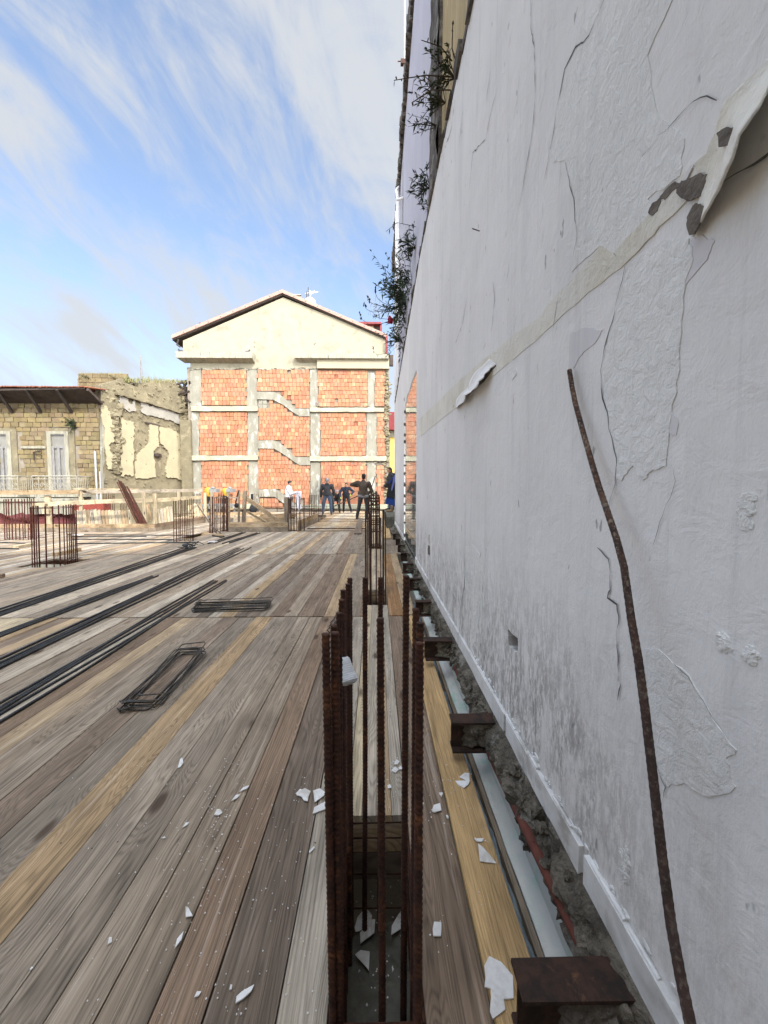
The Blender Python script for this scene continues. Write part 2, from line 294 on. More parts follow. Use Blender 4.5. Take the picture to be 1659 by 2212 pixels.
# ---------------------------------------------------------------- mesh builder
WOODC = {'grey': (0.285, 0.228, 0.172), 'light': (0.41, 0.35, 0.28), 'brown': (0.235, 0.17, 0.122), 'dark': (0.18, 0.138, 0.105),
         'ochre': (0.36, 0.255, 0.150), 'cream': (0.50, 0.41, 0.28), 'tan': (0.40, 0.29, 0.18)}
def wc(kind, j=0.08):
    c = WOODC[kind]; k = 1+R.uniform(-j, j)*1.3; w = R.uniform(-j, j)*0.5
    return (c[0]*k*(1+w), c[1]*k, c[2]*k*(1-w))
def wmixed(ps):
    r = R.random(); a = 0
    for k, p in ps:
        a += p
        if r <= a: return wc(k)
    return wc(ps[-1][0])
class MB:
    def __init__(s): s.V = []; s.F = []; s.C = []; s.U = []; s.MI = []; s.smooth = False
    def add(s, vs, fs, pc=(1,1,1), uv=None, mi=0):
        o = len(s.V); s.V += [tuple(v) for v in vs]; s.F += [tuple(i+o for i in f) for f in fs]
        s.C += [tuple(pc)+(1,)]*len(vs); s.U += (uv if uv else [(v[0], v[1], v[2]) for v in vs]); s.MI += [mi]*len(fs)
        return s
    def box(s, lo, hi, pc=(1,1,1), mi=0, jit=0.0):
        x0,y0,z0 = lo; x1,y1,z1 = hi
        vs = [(x0,y0,z0),(x1,y0,z0),(x1,y1,z0),(x0,y1,z0),(x0,y0,z1),(x1,y0,z1),(x1,y1,z1),(x0,y1,z1)]
        if jit: vs = [tuple(c+R.uniform(-jit, jit) for c in v) for v in vs]
        return s.add(vs, [(0,3,2,1),(4,5,6,7),(0,1,5,4),(1,2,6,5),(2,3,7,6),(3,0,4,7)], pc, None, mi)
    def beam(s, p0, p1, w, h, pc=(1,1,1), up=(0,0,1), mi=0, seg=1, warp=0.0):
        p0 = Vector(p0); p1 = Vector(p1); d = p1-p0; L = d.length; d.normalize(); up = Vector(up)
        sd = d.cross(up)
        if sd.length < 1e-4: sd = d.cross(Vector((1,0,0)))
        sd.normalize(); u2 = sd.cross(d).normalized()
        ou = R.uniform(0, 40); ov = R.uniform(0, 40); ow = R.uniform(0, 90)
        vs = []; uv = []
        for k in range(seg+1):
            t = k/seg; c = p0.lerp(p1, t) + u2*(warp*math.sin(t*PI+ou))+sd*(warp*0.5*math.sin(2*t*PI+ov))
            for a, b in ((-1,-1),(1,-1),(1,1),(-1,1)):
                vs.append(c+sd*(a*w/2)+u2*(b*h/2)); uv.append((ou+t*L, ov+(a*w/2), ow+(b*h/2)*3))
        fs = [(0,1,2,3), tuple(seg*4+i for i in (3,2,1,0))]
        for k in range(seg):
            for i in range(4):
                j = (i+1) % 4; fs.append((k*4+j, k*4+i, k*4+4+i, k*4+4+j))
        return s.add(vs, fs, pc, uv, mi)
    def tube(s, pts, r, n=8, pc=(1,1,1), mi=0, rib=0.0, pitch=0.011, step=None, cap=True):
        pts = [Vector(p) for p in pts]
        if not isinstance(r, (list, tuple)): r = [r]*len(pts)
        if step:
            q = []; rr = []
            for i in range(len(pts)-1):
                L = (pts[i+1]-pts[i]).length; m = max(1, int(L/step))
                for k in range(m): q.append(pts[i].lerp(pts[i+1], k/m)); rr.append(r[i]+(r[i+1]-r[i])*k/m)
            q.append(pts[-1]); rr.append(r[-1]); pts, r = q, rr
        vs = []; uv = []; L = 0; ref = Vector((0.31, 0.2, 0.93)); u0 = R.uniform(0, 9)
        d0 = (pts[1]-pts[0]).normalized()
        a = d0.cross(ref)
        if a.length < 0.2: a = d0.cross(Vector((1,0,0)))
        a.normalize()
        for i, p in enumerate(pts):
            d = (pts[min(i+1, len(pts)-1)]-pts[max(i-1, 0)]).normalized()
            a = (a-d*a.dot(d)).normalized(); b = d.cross(a)
            if i: L += (p-pts[i-1]).length
            for k in range(n):
                t = 2*PI*k/n; q = r[i]
                if rib:
                    c = math.cos(2*PI*L/pitch+t*1.0); q *= 1+rib*max(0, c)-rib*0.25+ (rib*0.5 if k % (n//2) == 0 else 0)
                vs.append(p+a*(math.cos(t)*q)+b*(math.sin(t)*q)); uv.append((u0+L, t/(2*PI)*0.05, u0))
        fs = []
        for i in range(len(pts)-1):
            for k in range(n):
                j = (k+1) % n; fs.append((i*n+k, i*n+j, i*n+n+j, i*n+n+k))
        if cap: fs.append(tuple(range(n-1, -1, -1))); fs.append(tuple((len(pts)-1)*n+k for k in range(n)))
        return s.add(vs, fs, pc, uv, mi)
    def prism(s, pts, ext, pc=(1,1,1), mi=0):
        pts = [Vector(p) for p in pts]; e = Vector(ext); n = len(pts)
        # triangulate
        nrm = Vector((0,0,0))
        for i in range(n): nrm += (pts[i]-pts[0]).cross(pts[(i+1) % n]-pts[0])
        ax = max(range(3), key=lambda k: abs(nrm[k])); kk = [k for k in range(3) if k != ax]
        p2 = [Vector((p[kk[0]], p[kk[1]])) for p in pts]
        r = delaunay_2d_cdt(p2, [], [list(range(n))], 1, 1e-6)
        vv = []
        for i, q in enumerate(r[0]):
            o = r[3][i]
            vv.append(pts[o[0]] if o else pts[0])
        if len(r[0]) != n or any(not o for o in r[3]):
            fs = [tuple(range(n))]; vv = pts
        else: fs = [tuple(f) for f in r[2]]
        m = len(vv); vs = [v+e for v in vv]+[v for v in vv]
        idx = {}
        for i, v in enumerate(vv): idx[tuple(round(c, 6) for c in v)] = i
        order = [idx.get(tuple(round(c, 6) for c in p), 0) for p in pts]
        F = list(fs)+[tuple(j+m for j in reversed(f)) for f in fs]
        for i in range(n):
            a, b = order[i], order[(i+1) % n]
            if a != b: F.append((a, b, b+m, a+m))
        return s.add(vs, F, pc, None, mi)
    def ball(s, c, r, n=10, pc=(1,1,1), nz=0.0, mi=0, freq=6.0):
        if not isinstance(r, (tuple, list)): r = (r, r, r)
        c = Vector(c); vs = [c+Vector((0,0,-r[2]))]; m = max(4, n//2)
        for i in range(1, m):
            ph = -PI/2+PI*i/m
            for k in range(n):
                t = 2*PI*k/n; v = Vector((math.cos(t)*math.cos(ph), math.sin(t)*math.cos(ph), math.sin(ph)))
                q = 1+(nz*noise.noise((c*3.1+v*freq*0.25)*3.0) if nz else 0)
                vs.append(c+Vector((v.x*r[0]*q, v.y*r[1]*q, v.z*r[2]*q)))
        vs.append(c+Vector((0,0,r[2]))); fs = []
        for k in range(n): fs.append((0, 1+(k+1) % n, 1+k))
        for i in range(m-2):
            for k in range(n):
                a = 1+i*n+k; b = 1+i*n+(k+1) % n; fs.append((a, b, b+n, a+n))
        for k in range(n): fs.append((1+(m-2)*n+k, 1+(m-2)*n+(k+1) % n, len(vs)-1))
        return s.add(vs, fs, pc, None, mi)
    def grid(s, fn, nu, nv, pc=(1,1,1), mi=0, uvs=None):
        vs = [fn(i/nu, j/nv) for j in range(nv+1) for i in range(nu+1)]
        uv = [uvs(i/nu, j/nv) for j in range(nv+1) for i in range(nu+1)] if uvs else None
        fs = [(j*(nu+1)+i, j*(nu+1)+i+1, (j+1)*(nu+1)+i+1, (j+1)*(nu+1)+i) for j in range(nv) for i in range(nu)]
        return s.add(vs, fs, pc, uv, mi)
    def build(s, name, mat, parent=None, smooth=False, loc=None):
        me = bpy.data.meshes.new(name)
        V = s.V
        o = bpy.data.objects.new(name, me); COL.objects.link(o)
        if parent is not None: o.parent = parent
        off = Vector(parent['_o']) if parent is not None and '_o' in parent else Vector((0,0,0))
        if parent is not None: o['_o'] = tuple(off)
        if loc is not None: o.location = Vector(loc)-off; off = Vector(loc)
        if off.length: V = [(v[0]-off.x, v[1]-off.y, v[2]-off.z) for v in V]
        me.from_pydata(V, [], s.F)
        a = me.attributes.new('pc', 'FLOAT_COLOR', 'POINT'); a.data.foreach_set('color', [c for t in s.C for c in t])
        b = me.attributes.new('uvw', 'FLOAT_VECTOR', 'POINT'); b.data.foreach_set('vector', [float(c) for t in s.U for c in t])
        for mm in (mat if isinstance(mat, (list, tuple)) else [mat]): me.materials.append(MATS[mm])
        me.polygons.foreach_set('material_index', s.MI)
        if smooth: me.polygons.foreach_set('use_smooth', [True]*len(me.polygons))
        me.update()
        return o
def tag(o, label, cat=None, group=None, kind=None):
    if label: o['label'] = label
    if cat: o['category'] = cat
    if group: o['group'] = group
    if kind: o['kind'] = kind
    return o
def empty(name, loc, label, cat, group=None):
    o = bpy.data.objects.new(name, None); COL.objects.link(o); o.location = loc; o['_o'] = tuple(loc)
    o.empty_display_size = 0.2
    return tag(o, label, cat, group)
def struct(name, mb, mat, smooth=False, kind='structure'):
    o = mb.build(name, mat, None, smooth); o['kind'] = kind; return o
def ords(i): return ['first','second','third','fourth','fifth','sixth','seventh','eighth','ninth','tenth','eleventh','twelfth'][i]
# ---------------------------------------------------------------- ground and deck
mb = MB(); mb.add([(-400,-300,-3.6),(400,-300,-3.6),(400,600,-3.6),(-400,600,-3.6)], [(0,1,2,3)])
struct('ground', mb, 'ground_dirt')
def deck(mb, x0, x1, y0, y1, holes=(), mixd=None, wmin=0.095, wmax=0.15, z=0.0, xi=None):
    x = x0
    while x < x1-0.01:
        w = min(R.uniform(wmin, wmax), x1-x)
        if x1-x-w < 0.05: w = x1-x
        pc = wmixed(mixd) if mixd else wc('grey')
        if xi: pc = xi(x, pc)
        segs = [(y0+R.uniform(-.006,.006), y1+R.uniform(-.012,.0))]
        for (hx0, hx1, hy0, hy1) in holes:
            if x+w > hx0+0.01 and x < hx1-0.01:
                ns = []
                for a, b in segs:
                    if hy1 <= a or hy0 >= b: ns.append((a, b))
                    else:
                        if hy0 > a: ns.append((a, hy0))
                        if hy1 < b: ns.append((hy1, b))
                segs = ns
        for a, b in segs:
            g = R.uniform(0.0015, 0.0035)+(R.uniform(.002,.004) if R.random() < .18 else 0); dz = R.uniform(-0.002, 0.002)
            mb.beam((x+w/2, a, z-0.0135+dz), (x+w/2, b, z-0.0135+dz+R.uniform(-.002,.002)), w-g, 0.027, pc, seg=max(2, int((b-a)/0.6)), warp=0.0012)
        x += w
mb = MB()
M1 = [('grey', .58), ('brown', .28), ('light', .04), ('tan', .06), ('dark', .04)]
M2 = [('grey', .50), ('light', .24), ('brown', .12), ('tan', .07), ('dark', .07)]
M3 = [('light', .24), ('grey', .54), ('tan', .08), ('cream', .03), ('brown', .11)]
# specific coloured boards seen in each bay: (x at board, colour)
def pick1(x, pc):
    for xx, k in ((-1.09,'ochre'), (-3.15,'ochre'), (-3.5,'cream'), (-3.35,'cream'), (-2.5,'light'), (-2.05,'light'), (-0.2,'light'), (-0.34,'dark')):
        if abs(x-xx) < 0.065: return wc(k, .04)
    return pc
def pick2(x, pc):
    for xx, k in ((-1.52,'ochre'), (-1.66,'light'), (-0.78,'brown'), (-0.66,'brown'), (-0.55,'tan')):
        if abs(x-xx) < 0.065: return wc(k, .04)
    return pc
SLOT_A = (-5.66, -5.08, 6.06, 6.82)
deck(mb, -9.0, -0.115, -1.2, 3.62, (), M1, 0.105, 0.17, xi=pick1)
deck(mb, -13.5, -0.115, 3.64, 7.27, (SLOT_A,), M2, xi=pick2)
deck(mb, -15.0, -0.115, 7.29, 11.35, ((-4.98,-4.74,9.0,11.34),), M3)
deck(mb, -6.5, -4.75, 11.36, 14.6, (), M3)
# strip between the column openings beside the wall
def strip(x0, x1, spans, kinds):
    n = len(kinds); w = (x1-x0)/n
    for i, k in enumerate(kinds):
        for a, b in spans:
            mb.beam((x0+w*(i+.5), a, -0.0125), (x0+w*(i+.5), b, -0.0125), w-0.002, 0.025, wc(k, .05), seg=4, warp=0.001)
strip(-0.113, 0.107, [(1.36, 3.98), (4.62, 7.9), (8.5, 11.35)], ['cream','light','tan','light'])
strip(-0.113, 0.107, [(-1.2, 0.35)], ['grey','brown'])
struct('wooden_deck', mb, 'wood')
# column opening linings: end boards, side boards and cast bottom
mb = MB()
for y0, y1 in ((0.35, 1.36), (3.98, 4.62), (7.9, 8.5)):
    for yy in (y0-0.012, y1+0.012):
        mb.beam((-0.115, yy, -0.085), (0.109, yy, -0.085), 0.022, 0.115, wc('tan'))
        mb.beam((-0.115, yy, -0.20), (0.109, yy, -0.20), 0.022, 0.10, wc('dark'))
    for xx in (-0.128, 0.122):
        mb.beam((xx, y0, -0.2), (xx, y1, -0.2), 0.022, 0.33, wc('brown'))
struct('formwork_sides', mb, 'wood')
mb = MB()
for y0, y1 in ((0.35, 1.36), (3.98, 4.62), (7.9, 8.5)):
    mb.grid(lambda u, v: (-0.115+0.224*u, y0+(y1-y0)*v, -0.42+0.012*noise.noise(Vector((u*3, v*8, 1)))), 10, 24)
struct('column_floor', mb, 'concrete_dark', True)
# joists beneath the deck (seen through slots)
mb = MB()
for y in (0.0, 1.9, 3.6, 5.4, 7.25, 9.2, 11.2): mb.beam((-15, y, -0.10), (-0.14, y, -0.10), 0.08, 0.14, wc('tan'))
struct('deck_joists', mb, 'wood')
# far deck where the men stand: cross boards and panels
mb = MB()
deck(mb, -2.28, 0.26, 11.42, 13.0, (), [('light', .3), ('grey', .3), ('tan', .3), ('cream', .1)])
deck(mb, -2.28, 0.26, 13.05, 14.6, (), [('cream', .2), ('tan', .35), ('ochre', .2), ('light', .25)], 0.2, 0.4)
deck(mb, -2.28, 0.26, 14.65, 17.0, (), [('cream', .2), ('ochre', .2), ('tan', .3), ('light', .3)], 0.2, 0.4)
deck(mb, -3.0, 0.26, 17.05, 22.6, (), [('cream', .3), ('tan', .3), ('light', .4)], 0.15, 0.3)
deck(mb, -9.5, -3.0, 17.6, 22.6, (), [('grey', .5), ('tan', .3), ('light', .2)], 0.2, 0.3, z=-0.05)
struct('far_deck', mb, 'wood')

# nail heads and dark splits in the near boards
mb = MB(); rn = random.Random(11)
for yy in (0.62, 1.25, 1.9, 2.55, 3.2, 3.58, 3.68, 4.4, 5.2):
    x = -4.2
    while x < -0.15:
        px_, py_ = x+rn.uniform(-.01,.01), yy+rn.uniform(-.02,.02)
        if rn.random() < .55: mb.add([(px_+.0030*math.cos(a*PI/3), py_+.0030*math.sin(a*PI/3), .0025) for a in range(6)], [tuple(range(6))])
        if rn.random() < .10:
            L = rn.uniform(.03, .12); w = rn.uniform(.0008, .002); mb.add([(px_, py_, .0024), (px_+w, py_+L*.5, .0024), (px_+w*.3, py_+L, .0024), (px_-w, py_+L*.45, .0024)], [(0,1,2,3)])
        x += rn.uniform(.05, .13)
struct('deck_nails', mb, 'dark_timber')
# loose boards along the wall edge: things
def board(name, p0, p1, w, h, pc, label, group=None, cat='board', up=(0,0,1), seg=8, warp=0.002):
    b = MB(); b.beam(p0, p1, w, h, pc, up, seg=seg, warp=warp)
    return tag(b.build(name, 'wood_new' if 'ochre new' in label else 'wood'), label, cat, group)
board('plank', (0.185, -0.9, -0.012), (0.185, 3.62, -0.012), 0.150, 0.026, wc('brown', .02), 'dark brown knotty plank between the near column opening and the ochre edge board', 'planks along the white wall', 'plank')
board('plank', (0.325, -0.9, 0.002), (0.325, 3.60, 0.0), 0.122, 0.030, (0.56, 0.37, 0.18), 'smooth ochre new plank lying nearest the gap below the white wall', 'planks along the white wall', 'plank')
board('plank', (0.18, 3.65, -0.012), (0.18, 7.25, -0.012), 0.140, 0.026, (0.30, 0.17, 0.08), 'long rusty brown plank beside the second bar cage, by the wall', 'planks along the white wall', 'plank')
board('plank', (0.312, 3.63, 0.0), (0.30, 7.2, 0.0), 0.115, 0.030, wc('tan', .03), 'tan plank edging the gap past the third steel beam end', 'planks along the white wall', 'plank')
board('plank', (0.27, 7.3, -0.012), (0.27, 11.4, -0.012), 0.32, 0.026, wc('grey', .03), 'grey dusty plank beside the wall beyond the long rusty plank', 'planks along the white wall', 'plank')
board('plank', tuple(UZ(836, 1163, 0.03)), tuple(UZ(831, 1106, 0.03)), 0.20, 0.035, (0.58, 0.40, 0.21), 'short ochre plank lying on the deck edge near the hanging coat', 'planks along the white wall', 'plank')

# ---------------------------------------------------------------- the white wall on the right
WX = 0.53
def jag(pts, n=3, a=0.004):
    out = []
    for i in range(len(pts)):
        p, q = pts[i], pts[(i+1) % len(pts)]
        for k in range(n):
            v = p.lerp(q, k/n)
            if k: v = v+Vector((0, R.uniform(-a, a), R.uniform(-a, a)))
            out.append(v)
    return out
root = empty('white_wall', (WX, 5.0, 0.24), 'tall white plastered wall of the cut open house, cracked and peeling, along the right', 'wall')
hole = [(1096,1358),(1101,1362),(1105,1368),(1118.5,1379),(1118.5,1411.6),(1108,1405),(1098.5,1394)]
# top line uneven
tops = [(-3.0, 3.95), (1.0, 3.92), (2.15, 3.90), (3.3, 4.02), (4.9, 4.13), (6.5, 4.04), (8.0, 3.99), (9.5, 3.92), (11.6, 3.80)]
def topz(y):
    for (a, za), (b, zb) in zip(tops, tops[1:]):
        if a <= y <= b: return za+(zb-za)*(y-a)/(b-a)
    return tops[-1][1]
T0, T1 = UX(900, 797, WX).y, UX(873.5, 885, WX).y        # tiled panel from T0 to T1
def front(y0, y1, holes=(), z0=0.212):
    outer = [(y0, z0)]
    n = max(2, int((y1-y0)/0.12))
    outer += [(y0+(y1-y0)*k/n, z0) for k in range(1, n+1)]
    outer += [(y1-(y1-y0)*k/n, topz(y1-(y1-y0)*k/n)+R.uniform(-.02, .02)) for k in range(n+1)]
    hp = [[UX(u, v, WX) for u, v in h] for h in holes]
    pts = [Vector(p) for p in outer]; faces = [list(range(len(outer)))]
    edges = []
    for h in hp:
        o = len(pts); pts += [Vector((p.y, p.z)) for p in h]; edges += [(o+i, o+(i+1) % len(h)) for i in range(len(h))]
    r = delaunay_2d_cdt(pts, edges, faces, 1, 1e-6)
    fs = []
    from mathutils.geometry import intersect_point_tri_2d
    def inside(p, poly):
        c = False; j = len(poly)-1
        for i in range(len(poly)):
            a, b = poly[i], poly[j]
            if (a[1] > p[1]) != (b[1] > p[1]) and p[0] < (b[0]-a[0])*(p[1]-a[1])/(b[1]-a[1])+a[0]: c = not c
            j = i
        return c
    for f in r[2]:
        cx = sum(r[0][i][0] for i in f)/len(f); cz = sum(r[0][i][1] for i in f)/len(f)
        if any(inside((cx, cz), [(p.y, p.z) for p in h]) for h in hp): continue
        fs.append(tuple(f))
    return [(WX, q[0], q[1]) for q in r[0]], fs, hp
mb = MB()
vs, fs, hp = front(-3.0, T0, [hole]); mb.add(vs, fs)
for h in hp:
    for i in range(len(h)):
        a, b = h[i], h[(i+1) % len(h)]
        mb.add([a, b, b+Vector((0.07,0,0)), a+Vector((0.07,0,0))], [(0,1,2,3)])
vs, fs, _ = front(T1, 11.6); mb.add(vs, fs)
# above / beside the tile panel
ptop = [(900, 797), (896, 806), (889, 824), (884, 842), (879, 855), (873.5, 885)]
pt = [UX(u, v, WX) for u, v in ptop]
for a, b in zip(pt, pt[1:]):
    mb.add([(WX, a.y, a.z), (WX, b.y, b.z), (WX, b.y, topz(b.y)), (WX, a.y, topz(a.y))], [(0,1,2,3)])
# ends, back and top of the wall slab
mb.add([(WX,-3,0.212),(WX+.35,-3,0.212),(WX+.35,-3,3.95),(WX,-3,3.95)], [(0,1,2,3)])
mb.add([(WX,11.6,0.212),(WX+.35,11.6,0.212),(WX+.35,11.6,3.8),(WX,11.6,3.8)], [(3,2,1,0)])
mb.build('plaster_face', 'white_wall', root)
mb = MB()
n = 90
for k in range(n):
    a = -3+14.6*k/n; b = -3+14.6*(k+1)/n
    mb.box((WX-0.012+R.uniform(-.012,.01), a, min(topz(a), topz(b))-0.03), (WX+0.36, b, topz((a+b)/2)+R.uniform(0.0,0.035)), jit=0.006)
mb.build('coping', 'dark_stone', root)
# hole interior
mb = MB(); c = sum(hp[0], Vector())/len(hp[0])
mb.box((WX+0.065, c.y-0.12, c.z-0.12), (WX+0.10, c.y+0.12, c.z+0.12))
for k in range(9): mb.ball((WX+0.05, c.y+R.uniform(-.05,.05), c.z-0.035+R.uniform(-.02,.03)), R.uniform(.008,.02), 8, nz=0.6)
mb.build('hole_rubble', 'terracotta', root)
# tiled glossy panel
mb = MB(); a = pt[0]; b = pt[-1]
for p, q in zip(pt, pt[1:]): mb.add([(WX+.012, p.y, 0.2), (WX+.012, q.y, 0.2), (WX+.012, q.y, q.z+.02), (WX+.012, p.y, p.z+.02)], [(0,1,2,3)])
mb.build('tile_panel', 'glossy_tile', root)
mb = MB()
for k in range(14):
    z = 0.35+k*0.2; mb.ball((WX+0.002, T1+R.uniform(-.01,.02), z+R.uniform(-.06,.06)), (0.012, R.uniform(.02,.05), R.uniform(.02,.05)), 8, nz=0.5)
mb.build('tile_edge_chips', 'exposed_brown', root)
# peeled layers, plaster skins, stains with a raised lip
def skin(pix, off, mat, name, n=4, a=0.004, th=0.003):
    pts = jag([UX(u, v, WX) for u, v in pix], n, a)
    m = MB(); off *= .55; m.prism([Vector((WX-off+th, p.y, p.z)) for p in pts], (-th, 0, 0)); return m.build(name, mat, root)
skin([(1310,-40),(1245,85),(1220,150),(1198,280),(1190,320),(1196,352),(1222,345),(1240,420),(1247,520),(1236,588),(1296,532),(1325,548),(1372,552),(1440,470),(1400,430),(1470,380),(1480,300),(1420,240),(1400,120),(1470,-40)], 0.003, 'rough_white', 'peeled_patch')
skin([(1357,572),(1340,640),(1310,745),(1303,800),(1306,860),(1322,930),(1334,1000),(1330,1030),(1345,1038),(1358,1015),(1370,1005),(1390,1037),(1406,1020),(1440,1008),(1452,900),(1470,800),(1474,720),(1482,620),(1500,560),(1490,515),(1430,520)], 0.004, 'rough_white', 'peeled_patch')
skin([(1003,1180),(1020,1176),(1036,1195),(1041,1220),(1050,1330),(1045,1392),(1026,1386),(1020,1400),(1004,1340)], 0.003, 'rough_white', 'peeled_patch')
skin([(1395,1400),(1430,1408),(1490,1460),(1545,1560),(1592,1620),(1570,1640),(1590,1700),(1530,1722),(1480,1690),(1445,1700),(1405,1640),(1382,1560)], 0.003, 'rough_white', 'peeled_patch')
skin([(1480,620),(1530,560),(1545,520),(1510,508),(1492,520)], 0.0025, 'smooth_grey', 'smooth_patch')
skin([(1100,770),(1098,800),(1108,822),(1117,808),(1112,782)], 0.003, 'rough_white', 'peeled_patch')
skin([(1420,860),(1465,905),(1462,940),(1430,930)], 0.0028, 'smooth_grey', 'smooth_patch', 3)
skin([(906,905),(940,872),(1000,815),(1060,765),(1110,722),(1160,690),(1200,640),(1235,605),(1275,560),(1300,530),(1330,552),(1352,570),(1300,612),(1230,668),(1160,735),(1080,800),(1000,868),(940,918),(906,944)], 0.0035, 'cream_band', 'filler_band', 5, 0.003)
skin([(1352,570),(1400,520),(1440,478),(1500,420),(1530,372),(1555,318),(1547,290),(1530,330),(1470,385),(1420,440),(1370,500),(1330,545)], 0.0055, 'cream_band', 'filler_band', 3, 0.003)
skin([(1233,720),(1262,708),(1304,712),(1292,732),(1262,760),(1240,795),(1228,800)], 0.0025, 'smooth_grey', 'smooth_patch')
# curled strip hanging off at the upper right
L_ = [(1700,85),(1659,130),(1610,178),(1566,221),(1553,260),(1546,310),(1530,370),(1512,430),(1492,500)]
Rr = [(1720,115),(1665,190),(1640,235),(1602,290),(1586,340),(1566,385),(1545,430),(1520,472),(1500,512)]
def samp(P, t):
    f = t*(len(P)-1); i = min(int(f), len(P)-2); return P[i].lerp(P[i+1], f-i)
def curlgrid(A, B, lift, nu, nv, name, mat, ins=0.0):
    A = [Vector(p).to_3d() for p in A]; B = [Vector(p).to_3d() for p in B]; m = MB()
    def f(u, v):
        a, b = samp(A, v), samp(B, v); q = a.lerp(b, u)+Vector((3.0*noise.noise(Vector((v*14, u*3, ins))), 3.0*noise.noise(Vector((v*11, u*3, ins+5))), 0))*(u)
        x = WX-.0032-lift*math.sin(PI*min(.97, v*.9+.12))*(u**2.2)-0.0015*noise.noise(Vector((u*6, v*26, 1)))
        return UX(q.x, q.y, x)
    m.grid(f, nu, nv); o = m.build(name, mat, root, True); md = o.modifiers.new('s', 'SOLIDIFY'); md.thickness = 0.003; return o
curlgrid(L_, Rr, .05, 14, 50, 'curled_strip', 'cream_band')
skin([(1428,430),(1440,412),(1462,392),(1474,396),(1456,414),(1440,432)], 0.0075, 'exposed_brown', 'bare_spot', 3, .002)
skin([(1404,460),(1412,440),(1428,428),(1432,436),(1424,456),(1411,466)], 0.0075, 'exposed_brown', 'bare_spot', 3, .002)
def spot(pix, mat, name, off):
    pts = jag([UX(u, v, WX-off) for u, v in pix], 3, .002); m = MB(); m.prism([p for p in pts], (-0.003, 0, 0)); m.build(name, mat, root)
spot([(1552,290),(1562,280),(1592,273),(1588,300),(1578,316),(1556,318)], 'exposed_brown', 'bare_spot', 0.026)
spot([(1464,408),(1475,390),(1492,386),(1506,378),(1530,376),(1524,400),(1516,424),(1496,432),(1480,430),(1467,420)], 'exposed_brown', 'bare_spot', .005)
spot([(1487,470),(1500,444),(1514,440),(1526,446),(1520,470),(1502,506),(1492,508),(1487,492)], 'exposed_brown', 'bare_spot', .014)
skin([(1474,405),(1492,372),(1500,356),(1503,362),(1492,385),(1480,410)], 0.012, 'smooth_grey', 'hanging_flake', 2, .001)
# smaller curled flake
def P7(x, y): return (932.6+.1323*x, 713.2+.1323*y)
curlgrid([P7(*q) for q in ((385,1270),(405,1130),(480,1030),(600,930),(630,820),(700,690),(820,590),(940,470))], [P7(*q) for q in ((400,1275),(540,1140),(560,1050),(640,1010),(760,870),(850,740),(940,640),(1040,560))], .05, 8, 40, 'curled_flake', 'white_wall', 3.0)
skin([P7(*q) for q in ((560,1050),(700,860),(830,710),(960,620),(985,500),(1060,590),(1000,650),(860,840),(700,980),(600,1060))], 0.0055, 'exposed_brown', 'bare_spot', 2, .002)
# gouges
for pts in ([(1600,1085),(1612,1068),(1636,1060),(1632,1100),(1622,1140),(1608,1150),(1597,1128)], [(1550,1376),(1560,1368),(1574,1378),(1576,1400),(1562,1406)], [(1610,1408),(1620,1400),(1632,1412),(1626,1430),(1612,1424)],
            [(1338,1870),(1350,1828),(1362,1850),(1358,1900),(1346,1925)]):
    cc = [UX(u, v, WX) for u, v in pts]; m = MB(); q = jag(cc, 4, .004)
    c0 = sum(cc, Vector())/len(cc)
    for k in range(26):
        t = R.random(); e = R.choice(q); p = c0.lerp(e, math.sqrt(t)*0.9)
        m.ball((WX-0.0005, p.y, p.z), (R.uniform(.0012,.003), R.uniform(.004,.010), R.uniform(.004,.010)), 7, nz=.9)
    m.build('gouge', 'rough_white', root)
# cracks: narrow open seams
def crack(pix, w0=1.6, mat='crack_dark', parent=root, off=0.0030, x=WX, name='crack'):
    P = [UX(u, v, x) for u, v in pix]; Q = []
    for a, b in zip(P, P[1:]):
        m = max(2, int((b-a).length/0.012))
        for k in range(m): Q.append(a.lerp(b, k/m))
    Q.append(P[-1]); n = len(Q); vs = []
    for i, p in enumerate(Q):
        d = (Q[min(i+1, n-1)]-Q[max(0, i-1)]).normalized(); s = Vector((0, d.z, -d.y))
        t = i/(n-1); w = 0.00095*w0*(0.35+0.65*math.sin(PI*t)**0.6)*max(.22, .9+1.7*noise.noise(Vector((i*0.31, p.y*9, p.z*9))))*min(2.6, max(.65, p.y))
        j = 0.0075*noise.noise(Vector((p.y*16, p.z*16, 3)))+0.0035*noise.noise(Vector((p.y*45, p.z*45, 3)))+0.0015*noise.noise(Vector((p.y*110, p.z*110, 7)))
        c = p+s*j
        for q in (c+s*w, c-s*w): vs.append((x-off, q.y, q.z)); 
        for q in (c-s*w, c+s*w): vs.append((x-off+0.005, q.y, q.z))
    fs = []
    for i in range(n-1):
        a = i*4; b = a+4
        fs += [(a, a+1, b+1, b)]
    m = MB(); m.add(vs, fs); return m.build(name, mat, parent)
